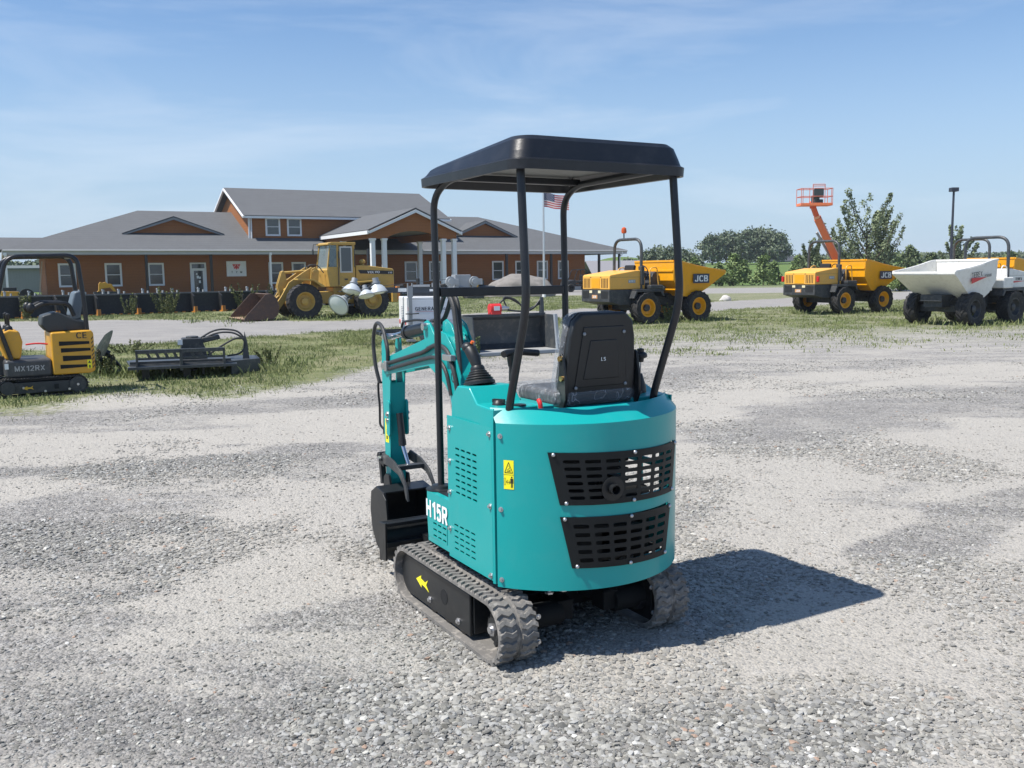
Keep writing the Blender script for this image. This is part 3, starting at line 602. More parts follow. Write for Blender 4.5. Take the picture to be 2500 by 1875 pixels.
for s in (-1, 1): lg.prism([(.56, 1.25), (.72, 1.28), (.70, 1.40), (.66, 1.415), (.60, 1.39), (.54, 1.31)], 'x', BX + .03 + s * .04 - .006, BX + .03 + s * .04 + .006)
lgo = lg.each('cylinder_lug', TEAL, boom, bevel=.004)
pn_ = MB(); pn_.cyl((BX - .085, .803, 1.372), (BX + .085, .803, 1.372), .02, n=14); pn_.cyl((BX - .075, 1.41, 1.115), (BX + .075, 1.41, 1.115), .022, n=14); pn_.cyl((BX - .09, .42, .77), (BX + .09, .42, .77), .022, n=14); pn_.each('pin', STEEL, boom)
k = MB()
for i_ in range(6): k.box((BX - .0578, .455 - i_ * .006, 1.045 - i_ * .026), (.001, .016 - .003 * (i_ % 2), .016), (-.3, 0, 0))
k.build('worn_lettering', BLKD, boom)
k = MB(); k.lathe([(.030, 0), (.030, .0008), (.024, .0008), (.024, 0)], (BX - .0572, .495, 1.135), (-1, 0, 0), 20); k.box((BX - .0578, .495, 1.125), (.001, .006, .036)); k.box((BX - .0578, .487, 1.147), (.001, .006, .024), (.7, 0, 0)); k.box((BX - .0578, .503, 1.147), (.001, .006, .024), (-.7, 0, 0)); k.build('round_badge', BLKD, boom)
def hyd(parent, p0, p1, p2, rb, rr_, name='hydraulic_cylinder', m=None):
    """barrel p0 -> p1, rod p1 -> p2"""
    c = MB(); p0, p1, p2 = Vector(p0), Vector(p1), Vector(p2); d = (p1 - p0).normalized()
    c.cyl(p0, p1, rb, n=18); c.cyl(p1 - d * .03, p1 + d * .006, rb * 1.12, n=18); o = c.build(name, m or BLACKM, parent)
    c = MB(); c.cyl(p1, p2, rr_, n=12); c.build('rod', CHROME, o); return o
hyd(EX, (BX, .80, 1.372), (BX, 1.20, 1.318), (BX, 1.44, 1.28), .036, .017, 'stick_cylinder')
hyd(EX, (BX, .50, .60), (BX, .59, .90), (BX, .68, 1.15), .034, .017, 'boom_cylinder')
k = MB(); k.bb(BX - .045, BX + .045, .83, .93, 1.205, 1.315); k.build('work_lamp', BLACKP, boom, bevel=.008)
ar = MB()
AQ = [(1.41, 1.30), (1.46, 1.295), (1.485, 1.24), (1.49, 1.02), (1.478, .74), (1.462, .44), (1.44, .405), (1.405, .405), (1.39, .45), (1.385, .78), (1.365, 1.0), (1.355, 1.09), (1.385, 1.15), (1.40, 1.21)]
for s in (-1, 1): ar.prism(AQ, 'x', BX + s * .043 - .005, BX + s * .043 + .005)
for (a0, b0), (a1, b1) in zip([(1.362, 1.02), (1.385, .78), (1.39, .45)], [(1.385, .78), (1.39, .45), (1.41, .41)]): ar.add([(BX - .042, a0, b0), (BX + .042, a0, b0), (BX + .042, a1, b1), (BX - .042, a1, b1)], [(0, 1, 2, 3)])
for (a0, b0), (a1, b1) in zip([(1.484, 1.02), (1.474, .74), (1.458, .44)], [(1.474, .74), (1.458, .44), (1.44, .408)]): ar.add([(BX - .042, a0, b0), (BX + .042, a0, b0), (BX + .042, a1, b1), (BX - .042, a1, b1)], [(0, 1, 2, 3)])
arm = ar.build('arm', TEAL, EX, bevel=.003)
k = MB()
for s in (-1, 1):
    k.prism(rrect(1.382, .81, .05, .21, .022), 'x', BX + s * .055 - .006, BX + s * .055 + .006)
k.each('thumb_bracket', TEAL, arm, bevel=.002)
k = MB()
for s in (-1, 1): bolt(k, (BX + s * .061, 1.382, .835), (s, 0, 0), .012); bolt(k, (BX + s * .061, 1.382, .80), (s, 0, 0), .008)
k.cyl((BX - .06, 1.43, 1.285), (BX + .06, 1.43, 1.285), .018, n=12); k.cyl((BX - .055, 1.425, .44), (BX + .055, 1.425, .44), .017, n=12); k.cyl((BX - .06, 1.445, .55), (BX + .06, 1.445, .55), .016, n=12); k.build('pin', STEEL, arm)
k = MB(); k.add([(BX - .0492, 1.455, .80), (BX - .0492, 1.405, .80), (BX - .0492, 1.405, .66), (BX - .0492, 1.455, .66)], [(0, 1, 2, 3)]); dd = k.build('warning_decal', YELD, arm, fixn=False)
k = MB(); k.prism([(1.445, .785), (1.415, .785), (1.43, .755)], 'x', BX - .0500, BX - .0495); k.prism([(1.44, .70), (1.42, .70), (1.42, .68), (1.44, .68)], 'x', BX - .0500, BX - .0495); k.prism([(1.435, .74), (1.425, .74), (1.425, .71), (1.435, .71)], 'x', BX - .05, BX - .0495); k.build('pictogram', BLKD, dd)
hyd(EX, (BX, 1.53, 1.02), (BX, 1.535, .70), (BX, 1.52, .555), .028, .015, 'bucket_cylinder')
k = MB(); k.tube([(BX - .02, 1.57, 1.0), (BX - .03, 1.60, 1.0), (BX - .03, 1.60, .92), (BX - .03, 1.585, .87), (BX - .03, 1.59, .74), (BX - .02, 1.56, .72)], .007, 8, fil=.03); k.build('steel_line', BLACKM, arm)
lk = MB()
for s in (-1, 1): lk.tube([(BX + s * .058, 1.43, .53), (BX + s * .058, 1.53, .56)], .018, sq=(1, 0, 0)); lk.tube([(BX + s * .05, 1.53, .56), (BX + s * .05, 1.50, .40)], .016, sq=(1, 0, 0))
lk.cyl((BX - .07, 1.53, .56), (BX + .07, 1.53, .56), .028, n=14); lk.build('bucket_linkage', BLACKM, EX, bevel=.003)
th = MB()                                                               # hydraulic thumb: two curved tines
for s in (-1, 1):
    Q = [(1.44, .575), (1.40, .605), (1.25, .585), (1.13, .54), (1.065, .465), (1.045, .385), (1.075, .40), (1.10, .465), (1.17, .515), (1.30, .535), (1.42, .545)]
    th.prism(Q, 'x', BX + s * .085 - .006, BX + s * .085 + .006)
th.bb(BX - .08, BX + .08, 1.19, 1.24, .535, .56); th.cyl((BX - .10, 1.42, .57), (BX + .10, 1.42, .57), .014, n=12)
tho = th.build('thumb', CHAR, EX, bevel=.002)
k = MB()
for s in (-1, 1): k.cyl((BX + s * .10, 1.42, .57), (BX + s * .115, 1.42, .57), .017, n=6)
k.each('pin', STEEL, tho)
hyd(EX, (BX + .0, 1.35, .84), (BX, 1.315, .66), (BX, 1.235, .55), .02, .012, 'thumb_link')
bu = MB(); BW = .145                                                    # bucket, curled in, open towards the machine
outer = [(1.25, .405), (1.37, .42), (1.455, .375), (1.475, .27), (1.455, .16), (1.39, .065), (1.29, .03), (1.20, .05)]
innr = [(y * .985 + .018, z * .95 + .010) for y, z in outer]
bu.prism(outer + innr[::-1], 'x', BX - BW, BX + BW)
for s in (-1, 1):
    x = BX + s * BW; bu.prism(outer + [(1.175, .09), (1.195, .22), (1.225, .35)], 'x', x - .006, x + .006)
    bu.prism([(1.185, .05), (1.165, .10), (1.205, .37), (1.25, .40), (1.225, .22)], 'x', x + s * .006, x + s * .014)
for s in (-1, 1): bu.prism([(1.36, .40), (1.47, .385), (1.46, .45), (1.43, .475), (1.38, .475)], 'x', BX + s * .06 - .007, BX + s * .06 + .007)
buo = bu.build('bucket', BLACKM, EX, bevel=.003)
b = MB()
for x, y, z in ((-.09, 1.17, .068), (.0, 1.17, .068), (.09, 1.17, .068)): bolt(b, (BX + x, y + .05, z), (-.1, -.3, 1), .008)
for y, z in ((1.23, .12), (1.25, .17)): bolt(b, (BX - BW - .006, y, z), (-1, 0, 0), .01)
for x in (-.07, .04): bolt(b, (BX + x, 1.405, .13), (0, -1, .3), .007)
b.each('bolt', STEEL, buo)
# hoses
def hose(pts, r=.011, name='hose', parent=EX, m=None, fil=.12):
    k = MB(); k.tube(pts, r, 10, fil=fil, seg=10); return k.build(name, m or HOSE, parent)
hose([(BX - .06, 1.36, 1.14), (BX - .07, 1.33, 1.21), (BX - .06, 1.42, 1.345), (BX - .05, 1.56, 1.37), (BX - .045, 1.63, 1.25), (BX - .045, 1.60, 1.10), (BX - .03, 1.575, 1.0)], .0115, fil=.09)
hose([(BX - .02, .43, .90), (BX - .045, .44, 1.12), (BX - .03, .50, 1.32), (BX - .015, .57, 1.50), (BX - .015, .66, 1.56), (BX - .015, .73, 1.46), (BX - .01, .80, 1.40), (BX - .01, .85, 1.395)], .0125, fil=.07)
hose([(BX + .01, .46, .90), (BX - .01, .48, 1.12), (BX + .01, .545, 1.32), (BX + .02, .59, 1.50), (BX + .02, .655, 1.555), (BX + .02, .70, 1.47), (BX + .02, .76, 1.40), (BX + .02, .85, 1.39)], .0125, fil=.07)
hose([(BX - .065, .42, 1.0), (BX - .07, .45, 1.14), (BX - .065, .54, 1.27), (BX - .066, .68, 1.29), (BX - .066, .84, 1.235), (BX - .062, .95, 1.215), (BX - .06, 1.36, 1.135)], .0115)
hose([(BX - .062, .52, 1.04), (BX - .068, .56, 1.17), (BX - .066, .68, 1.225), (BX - .064, .84, 1.20), (BX - .06, 1.36, 1.10)], .010)
hose([(BX - .04, .86, 1.40), (BX - .04, 1.0, 1.40), (BX - .04, 1.17, 1.38), (BX - .04, 1.19, 1.35)], .007, 'steel_line', m=BLACKM)
k = MB(); k.bb(BX - .085, BX - .055, .47, .57, 1.215, 1.245); k.build('hose_clamp', STEEL, boom, bevel=.003)
k = MB(); k.bb(BX - .08, BX - .055, 1.34, 1.38, 1.09, 1.15); k.build('hose_clamp', STEEL, boom, bevel=.003)
# travel pedal levers / grab handle in front of the seat
sl = MB(); sl.tube([(-.055, .245, .40), (-.06, .235, .9), (-.06, .215, 1.15)], .014, 10); slo = sl.build('steering_column', GREYST, EX)
sl = MB(); sl.tube([(-.06, .215, 1.13), (-.06, .21, 1.22)], .022, 10); sl.tube([(-.125, .19, 1.262), (-.10, .20, 1.268), (-.02, .22, 1.268), (.09, .235, 1.255)], .017, 12, fil=.03); sl.cyl((-.06, .212, 1.2), (-.06, .212, 1.265), .026, .034, n=14); sl.build('grab_handle', BLACKP, slo)
# ================================================================ wheels shared by the big machines
def make_wheel(parent, c, R, W, rim_r, side, rim_m, lugs=18, block=False, hub_m=None, name='wheel'):
    """tyre (the wheel part) with its rim and hub as sub-parts; axle along X, side = +1 / -1 is the outer side"""
    x, y, z = c; t = MB(); h = W / 2; Ri = rim_r
    prof = [(Ri, -h * .72), (Ri + .02, -h * .86), (lerp(Ri, R, .45), -h), (lerp(Ri, R, .82), -h * .97), (R - .035, -h * .80), (R - .02, -h * .3), (R - .02, h * .3), (R - .035, h * .80), (lerp(Ri, R, .82), h * .97), (lerp(Ri, R, .45), h), (Ri + .02, h * .86), (Ri, h * .72)]
    t.lathe(prof, c, (1, 0, 0), 40)
    for i in range(lugs):
        for sg in (-1, 1):
            a = 2 * math.pi * (i + (.5 if sg > 0 else 0)) / lugs; V = []
            da = (.55 if not block else .12) * 2 * math.pi / lugs; wa = (.17 if not block else .33) * 2 * math.pi / lugs
            for (xx, aa, r0, r1) in ((.0, a - da, R - .03, R), (h * .55, a + da * .1, R - .035, R - .003), (h * 1.0, a + da, lerp(Ri, R, .72), lerp(Ri, R, .90))):
                for e in (-1, 1):
                    for r in (r0, r1): V.append((x + sg * xx, y + r * math.cos(aa + e * wa), z + r * math.sin(aa + e * wa)))
            F = []
            for k in range(2):
                o = k * 4; F += [[o, o + 1, o + 5, o + 4], [o + 1, o + 3, o + 7, o + 5], [o + 3, o + 2, o + 6, o + 7]]
            F += [[0, 2, 3, 1], [8, 9, 11, 10]]; t.add(V, F)
    to = t.build(name, TYRE, parent, smooth=30)
    q = MB(); s = side
    q.lathe([(Ri + .005, s * h * .72), (Ri + .012, s * h * .80), (Ri - .015, s * h * .80), (Ri - .03, s * h * .60), (Ri * .86, s * h * .45), (Ri * .72, s * h * .18), (Ri * .5, s * h * .16), (.02, s * h * .18), (0, s * h * .18)], c, (1, 0, 0), 28)
    q.lathe([(Ri + .004, -s * h * .72), (Ri * .8, -s * h * .5), (Ri * .7, 0)], c, (1, 0, 0), 20)
    for i in range(8): a = 2 * math.pi * i / 8; q.cyl((x + s * h * .17, y + Ri * .6 * math.cos(a), z + Ri * .6 * math.sin(a)), (x + s * h * .26, y + Ri * .6 * math.cos(a), z + Ri * .6 * math.sin(a)), Ri * .055, n=6)
    q.build('rim', rim_m, to)
    q = MB(); q.lathe([(Ri * .42, s * h * .16), (Ri * .40, s * h * .55), (Ri * .22, s * h * .66), (0, s * h * .66)], c, (1, 0, 0), 18); q.build('hub', hub_m or CHAR, to)
    return to

# ================================================================ site dumpers
def make_dumper(label, loc, rz, body, hood, rimm, style, group, beacon=False, lamps=False):
    D = thing('site_dumper', label, 'dumper', loc, rz, group)
    R = .50
    for sx in (-1, 1):
        for yy in (0, 2.05): make_wheel(D, (sx * .86, yy, R), R, .38, .27, sx, rimm, 16)
    ch = MB()                                                           # black rear frame with sloping belly
    ch.prism([(-1.28, .70), (-1.28, 1.07), (.45, 1.07), (.45, .78), (.30, .62), (-.85, .60)], 'x', -.74, .74)
    ch.bb(-.98, .98, -.45, .62, 1.03, 1.075); ch.bb(-.30, .30, .30, 2.6, .55, .80); ch.bb(-.7, .7, -.12, .12, .40, .60); ch.bb(-.7, .7, 1.93, 2.17, .40, .60)
    ch.bb(-.35, .35, 1.3, 2.7, .72, .92); ch.bb(-.45, .45, .5, .7, .5, 1.0)
    for sx in (-1, 1): ch.prism([(-.45, 1.03), (-.56, .80), (-.50, .80), (-.40, .99), (.5, .99), (.6, .85), (.66, .85), (.60, 1.03)], 'x', sx * .60, sx * 1.0)
    co = ch.build('chassis', CHAR, D, bevel=.012)
    sl = MB()
    for k in range(7):
        for sx in (-1, 1): sl.bb(sx * .34 + k * .05 * sx - .013, sx * .34 + k * .05 * sx + .013, -1.284, -1.278, .80, 1.03)
    sl.each('vent_slot', DARKIN, co)
    hd = MB()
    hd.prism([(-1.26, 1.075), (-1.26, 1.50), (-1.20, 1.53), (-.25, 1.66), (.02, 1.66), (.10, 1.40), (.10, 1.075)], 'x', -.72, .72)
    ho = hd.build('engine_hood', hood, D, bevel=.03)
    sl = MB()
    for sx in (-1, 1):
        for k in range(5): sl.bb(sx * .62 - sx * k * .075 - .015, sx * .62 - sx * k * .075 + .015, -1.266, -1.258, 1.13, 1.42)
    sl.each('vent_slot', DARKIN, ho)
    sl = MB(); sl.bb(-.722, .722, -1.20, .08, 1.447, 1.453); sl.bb(-.30, -.24, -1.268, -1.258, 1.45, 1.47); sl.bb(.24, .30, -1.268, -1.258, 1.45, 1.47); sl.build('hood_seam', CHAR, ho)
    if style == 'yellow':
        p = MB(); p.bb(-.22, .22, -1.268, -1.262, 1.12, 1.42); p.build('rear_panel', DYEL, ho)
        p = MB(); p.bb(-.30, -.16, -1.290, -1.283, .97, 1.05); p.bb(.16, .30, -1.290, -1.283, .97, 1.05); p.each('marker_plate', mat('cream_plate', (.75, .68, .45), .5), co)
        p = MB(); p.bb(-.16, .12, -1.290, -1.283, .80, .91); po_ = p.build('maker_plate', mat('plate_orange', (.65, .35, .16), .5), co)
        text('JCB', .095, WHTD, po_, (-.02, -1.294, .853), (1, 0, 0), (0, 0, 1), bold=.003)
        p = MB(); p.bb(.722, .726, -.55, -.28, 1.27, 1.37); bo_ = p.build('model_badge', mat('badge_grey', (.30, .33, .36), .4), ho); text('6TFT', .085, WHTD, bo_, (.7285, -.415, 1.32), (0, 1, 0), (0, 0, 1), bold=.002)
    sk = MB()                                                           # tipping skip: thick-walled tub
    SW = 1.02
    def sec(y, zt, zb, wt, wb): return [(-wt, y, zt), (-wb, y, zb), (wb, y, zb), (wt, y, zt)]
    S = [sec(1.02, 1.93, 1.33, SW * .97, SW * .95), sec(1.30, 1.90, .98, SW * .99, SW * .92), sec(1.48, 1.86, .84, SW, SW * .88), sec(1.95, 1.76, .80, SW * 1.01, SW * .82), sec(2.45, 1.68, 1.08, SW * 1.01, SW * .90), sec(2.95, 1.62, 1.42, SW * 1.0, SW * .97), sec(3.12, 1.60, 1.52, SW * .99, SW * .985)]
    for A, B in zip(S[:-1], S[1:]): sk.add(A + B, [[k, k + 1, k + 5, k + 4] for k in range(3)])
    sk.add(S[0], [(0, 1, 2, 3)])
    sko = sk.build('skip', body, D, solid=.03, smooth=20)
    rb = MB()
    for sx in (-1, 1):
        P = [(sx * SW * .985, y, z) for y, z in ((1.02, 1.93), (1.30, 1.90), (1.48, 1.86), (1.95, 1.76), (2.45, 1.68), (2.95, 1.62), (3.12, 1.60))]
        rb.tube(P, .03, sq=(1, 0, 0))
    rb.tube([(-SW * .97, 1.02, 1.93), (SW * .97, 1.02, 1.93)], .03, sq=(0, 0, 1)); rb.tube([(-SW, 3.12, 1.57), (SW, 3.12, 1.57)], .032, sq=(0, 0, 1))
    rb.bb(-.97, .97, .975, 1.01, 1.60, 1.66); rb.bb(-.95, .95, 1.16, 1.22, 1.02, 1.09); rb.bb(-.03, .03, .93, 1.0, 1.48, 1.60)
    rb.build('skip_rib', body, sko, bevel=.006)
    for sx in (-1, 1):
        p = MB(); p.prism([(1.25, .80), (1.9, .70), (2.3, .74), (2.0, .95), (1.5, 1.0)], 'x', sx * .36 - .03, sx * .36 + .03); p.tube([(sx * .36, .75, .75), (sx * .36, 1.2, 1.15)], .05, 10); p.build('skip_support', CHAR, D)
    # lettering on the skip sides follows their lean
    for sx in (1, -1):
        n0 = Vector((sx, 0, .06)); xd = Vector((0, sx, 0)); q = Vector((0, 0, 1))
        if style == 'yellow':
            p = MB(); p.box((sx * 1.032, 2.10, 1.375), (.012, .66, .29), (0, -sx * .0, 0)); pl_ = p.build('maker_plate', mat('navy_plate', (.035, .05, .085), .4), sko)
            text('JCB', .265, WHTD, pl_, (sx * 1.0405, 2.10, 1.375), xd, q, bold=.010, sx=1.12)
        else:
            text('TEREX', .21, BLKD, sko, (sx * 1.046, 1.93 - sx * .17, 1.50), Vector((0, sx, -.10 * sx)), q, bold=0, sx=.86, wt=.125)
            text('PT6000', .11, CHAR, sko, (sx * 1.034, 1.93 + .40 * sx, 1.47), Vector((0, sx, -.10 * sx)), q, bold=.001, sx=.8)
            p = MB(); a_, b_ = (2.32, 1.56) if sx < 0 else (1.55, 2.35); Q = [(a_, 1.40), (a_, 1.24), (b_, 1.43)]; p.prism(Q, 'x', sx * 1.022, sx * 1.030); p.build('red_flash', REDP, sko)
    if style != 'yellow':
        for sx in (1, -1):
            xd = Vector((0, sx, 0)); text('TEREX', .115, BLKD, ho, (sx * .724, -.62, 1.34), xd, (0, 0, 1), bold=.003); p = MB(); f_ = -.30 if sx > 0 else -.30
            p.prism([(-.02, 1.28), (-.02, 1.20), (-.95, 1.275)], 'x', sx * .722, sx * .727); p.build('red_flash', REDP, ho)
    rf = MB(); rf.tube([(-.70, -.05, 1.05), (-.70, -.03, 2.62), (.70, -.03, 2.62), (.70, -.05, 1.05)], .048, 14, fil=.36, seg=10); rfo = rf.build('roll_bar', IMPL, D)
    p = MB(); p.bb(.62, .80, -.10, .02, 1.2, 1.78) ; p.build('roll_bar_hinge', CHAR, D, bevel=.02)
    if beacon:
        p = MB(); p.cyl((-.2, -.03, 2.66), (-.2, -.03, 2.82), .02, n=10); p.build('beacon_stem', CHAR, rfo)
        p = MB(); p.lathe([(.07, 0), (.085, .06), (.075, .15), (.03, .19), (0, .19)], (-.2, -.03, 2.82), (0, 0, 1), 16); p.build('beacon', mat('beacon_orange', (.55, .09, .02), .25), rfo)
    p = MB(); p.box((0, .28, 1.42), (.50, .46, .14)); p.box((0, .05, 1.62), (.48, .12, .40), (-.15, 0, 0)); p.build('operator_seat', VINYL, D, bevel=.04)
    p = MB(); p.tube([(.0, .85, 1.0), (.0, .62, 1.58)], .03); p.tube([(.19 * math.cos(a), .62 - .05 * math.sin(a), 1.62 + .18 * math.sin(a)) for a in [2 * math.pi * i / 20 for i in range(21)]], .016, 8); p.tube([(-.18, .62, 1.62), (.18, .62, 1.62)], .012, 6); p.build('steering_wheel', BLACKP, D)
    p = MB(); p.bb(-.62, .62, .50, .98, .98, 1.06); p.prism([(.55, 1.06), (.98, 1.06), (.98, 1.55), (.86, 1.62), (.74, 1.55)], 'x', -.30, .30); p.build('dash_cowl', CHAR, D, bevel=.03)
    for sx in (-1, 1):
        p = MB(); p.tube([(sx * .82, .20, 1.08), (sx * .82, .20, 1.72), (sx * .82, .48, 1.76), (sx * .82, .55, 1.08)], .018, 8, fil=.12); p.build('grab_rail', hood if style == 'yellow' else body, D)
        p = MB(); p.bb(sx * .55, sx * .99, .10, .62, 1.075, 1.40 if style != 'yellow' else 1.20); p.build('side_box', body if style != 'yellow' else CHAR, D, bevel=.03)
    p = MB()
    if style == 'yellow': p.bb(.45, .58, 3.02, 3.10, 1.18, 1.36); p.bb(-.58, -.45, 3.02, 3.10, 1.18, 1.36); p.each('work_light', CHAR, D, bevel=.01)
    if lamps:
        for sx in (-1, 1): p = MB(); p.box((sx * .82, -1.22, 1.27), (.10, .07, .20)); p.build('tail_lamp', REDL, D, bevel=.02)
    return D
DG = 'site dumpers parked in a row'
make_dumper('yellow dumper with an amber beacon on its roll bar, nearest the flagpole', (3.72, 29.7, 0), -60, DYEL, HYEL, DYEL, 'yellow', DG, beacon=True)
make_dumper('yellow dumper parked in front of the orange boom lift', (11.45, 34.35, 0), -60, DYEL, HYEL, DYEL, 'yellow', DG, lamps=True)
make_dumper('white dumper with a red flash on its skip', (14.0, 27.75, 0), 122, DWHT, DWHT, CHAR, 'white', DG).scale = (.95,) * 3
make_dumper('yellow dumper mostly hidden behind the white dumper', (16.75, 34.2, 0), -60, DYEL, HYEL, DYEL, 'yellow', DG)

# ================================================================ wheel loader
V = thing('wheel_loader', 'old yellow wheel loader with a rusty bucket parked before the brown building', 'loader', (-5.75, 36.6, 0), 119)
for sx in (-1, 1):
    make_wheel(V, (sx * .86, 0, .66), .66, .48, .34, sx, VYEL, 22, True, VYEL); make_wheel(V, (sx * .86, 2.62, .66), .66, .48, .34, sx, VYEL, 22, True, VYEL)
m = MB(); m.bb(-.45, .45, -1.0, 1.35, .55, 1.15); m.bb(-.35, .35, 1.2, 3.0, .55, 1.0); m.bb(-.7, .7, -.12, .12, .5, .8); m.bb(-.7, .7, 2.5, 2.74, .5, .8); m.bb(-.9, .9, -1.08, -.85, .55, 1.1); m.build('chassis', VYEL, V, bevel=.02)
m = MB(); m.prism([(.52, 1.10), (.52, 1.98), (.2, 1.98), (-.95, 1.84), (-1.02, 1.80), (-1.02, 1.10)], 'x', -.68, .68); vh = m.build('engine_hood', VYEL, V, bevel=.03)
m = MB(); m.bb(-.6, .6, -1.06, -1.015, 1.05, 1.80); m.build('radiator_grille', CHAR, vh)
for sx in (-1, 1):
    m = MB(); m.prism([(.36, 1.66), (.44, 1.80), (-.98, 1.75), (-.98, 1.62)], 'x', sx * .682, sx * .688); st_ = m.build('black_stripe', BLKD, vh)
    text('VOLVO', .125, WHTD, st_, (sx * .692, -.18, 1.71), (0, sx, 0), (0, 0, 1), bold=.003, sx=1.15); text('L50', .085, WHTD, st_, (sx * .692, -.86, 1.685), (0, sx, 0), (0, 0, 1), bold=.002)
m = MB(); m.cyl((-.3, -.12, 1.9), (-.3, -.12, 2.6), .05); m.build('exhaust_stack', DKSTEEL, vh)
m = MB(); m.lathe([(.07, 0), (.07, .14), (.12, .17), (.12, .24), (.06, .30), (0, .30)], (-.4, .16, 1.9), (0, 0, 1), 18); m.build('air_intake', VYEL, vh)
for sx in (-1, 1):
    m = MB(); m.prism([(.58, 1.30), (.62, 1.36), (-.1, 1.40), (-.1, 1.35)], 'x', sx * .60, sx * 1.08); m.build('rear_fender', VYEL, V, bevel=.01)
    m = MB(); m.prism([(1.86, 1.18), (1.92, 1.24), (2.3, 1.48), (2.9, 1.50), (2.9, 1.45), (2.32, 1.42), (1.98, 1.18)], 'x', sx * .60, sx * 1.10); m.build('front_fender', VYEL, V, bevel=.008)
    m = MB(); m.bb(sx * .62, sx * .98, .75, 1.35, .45, .52); m.bb(sx * .62, sx * .98, .8, 1.3, .72, .77); m.bb(sx * .62, sx * .98, .85, 1.25, .98, 1.02); m.each('step', CHAR, V)
# cab: posts, roof, panels, glass
CW = .68; y0, y1 = .55, 1.62
m = MB(); m.prism([(y0, 1.18), (y0, 1.92), (y1 - .05, 1.92), (y1 + .05, 1.80), (y1 - .05, 1.18)], 'x', -CW, CW); m.prism([(y0 - .03, 2.74), (y0 - .03, 2.84), (y1 - .16, 2.84), (y1 - .02, 2.80), (y1 - .02, 2.74)], 'x', -CW - .04, CW + .04)
for sx in (-1, 1):
    m.bb(sx * CW - sx * .0, sx * (CW - .07), y0, y0 + .10, 1.9, 2.76); m.bb(sx * CW, sx * (CW - .06), 1.18, 1.26, 1.18, 2.76); m.tube([(sx * (CW - .03), y1 + .01, 1.82), (sx * (CW - .05), y1 - .12, 2.76)], .025, sq=(1, 0, 0))
cb = m.build('cab', VYEL, V, bevel=.015)
m = MB(); m.bb(CW - .03, CW - .022, 1.26, y1 - .06, 1.85, 2.74); m.bb(-CW + .022, -CW + .03, 1.26, y1 - .06, 1.85, 2.74); m.add([(-CW + .08, y1, 1.84), (CW - .08, y1, 1.84), (CW - .09, y1 - .12, 2.75), (-CW + .09, y1 - .12, 2.75)], [(0, 1, 2, 3)]); m.bb(-CW + .08, CW - .08, y0 + .03, y0 + .036, 1.95, 2.72); m.build('cab_glass', CABG, cb)
for sx in (-1, 1):
    m = MB(); x = sx * (CW + .012); m.bb(x - .012, x + .012, .66, .71, 1.70, 2.68); m.bb(x - .012, x + .012, 1.10, 1.15, 1.70, 2.68); m.bb(x - .012, x + .012, .71, 1.10, 2.63, 2.68); m.bb(x - .012, x + .012, .71, 1.10, 1.70, 1.75); do_ = m.build('door_window_frame', mat('pale_seal', (.55, .55, .5), .6), cb)
    m = MB(); m.bb(x - .008, x - .002, .71, 1.10, 1.75, 2.63); m.build('door_glass', GLASS, do_)
    m = MB(); m.tube([(x + sx * .04, 1.22, 1.25), (x + sx * .05, 1.22, 2.5)], .014, 8); m.tube([(x + sx * .03, .58, 1.9), (x + sx * .03, .58, 2.6)], .014, 8); m.bb(x - .01, x + .02, .86, .98, 1.42, 1.48); m.build('hand_rail', CHAR if sx < 0 else VYEL, cb)
m = MB(); m.box((0, .85, 2.0), (.45, .45, .5)); m.box((0, .7, 2.3), (.42, .12, .5)); m.build('operator_seat', VYEL, cb, bevel=.04)
m = MB(); m.tube([(-.25 + .17 * math.cos(a) + .25, 1.30 + .06 * math.sin(a), 2.02 + .15 * math.sin(a)) for a in [2 * math.pi * i / 16 for i in range(17)]], .014, 6); m.bb(-.06, .06, 1.28, 1.40, 1.8, 2.02); m.build('steering_wheel', BLACKP, cb)
m = MB(); m.tube([(.5, y1 - .05, 2.8), (.62, y1 + .12, 2.78), (.66, y1 + .14, 2.55)], .012, 6); m.box((.66, y1 + .14, 2.50), (.12, .03, .18)); m.build('mirror', BLACKP, cb)
# lift arms
for sx in (-1, 1):
    m = MB(); x = sx * .40
    m.prism([(2.05, 1.86), (2.18, 1.92), (2.55, 1.70), (3.05, 1.36), (3.35, .86), (3.72, .36), (3.70, .24), (3.58, .22), (3.40, .42), (3.12, .78), (2.85, 1.14), (2.45, 1.42), (2.10, 1.62), (2.0, 1.72)], 'x', x - .045, x + .045); m.build('lift_arm', VYEL, V, bevel=.012)
    m = MB(); m.prism([(2.0, .9), (1.92, 1.78), (2.06, 1.92), (2.22, 1.84), (2.30, 1.0)], 'x', sx * .52 - .03, sx * .52 + .03); m.cyl((sx * .48, 2.1, 1.74), (sx * .58, 2.1, 1.74), .08); m.build('arm_tower', VYEL, V, bevel=.012)
    m = MB(); m.cyl((sx * .28, 2.4, .95), (sx * .28, 2.85, 1.0), .06); m.cyl((sx * .28, 2.85, 1.0), (sx * .28, 3.1, .98), .035); m.build('lift_cylinder', VYEL, V)
m = MB(); m.prism([(2.98, 1.10), (3.08, 1.72), (3.14, 1.80), (3.22, 1.76), (3.40, 1.22), (3.30, .82), (3.20, .78)], 'x', -.12, -.04); m.prism([(2.98, 1.10), (3.08, 1.72), (3.14, 1.80), (3.22, 1.76), (3.40, 1.22), (3.30, .82), (3.20, .78)], 'x', .04, .12); m.cyl((-.4, 3.12, 1.08), (.4, 3.12, 1.08), .07); m.build('bell_crank', VYEL, V, bevel=.012)
m = MB(); m.tube([(0, 3.14, 1.72), (0, 2.2, 1.78)], .05); m.tube([(0, 3.32, .86), (0, 3.72, .52)], .05); m.build('tilt_linkage', VYEL, V)
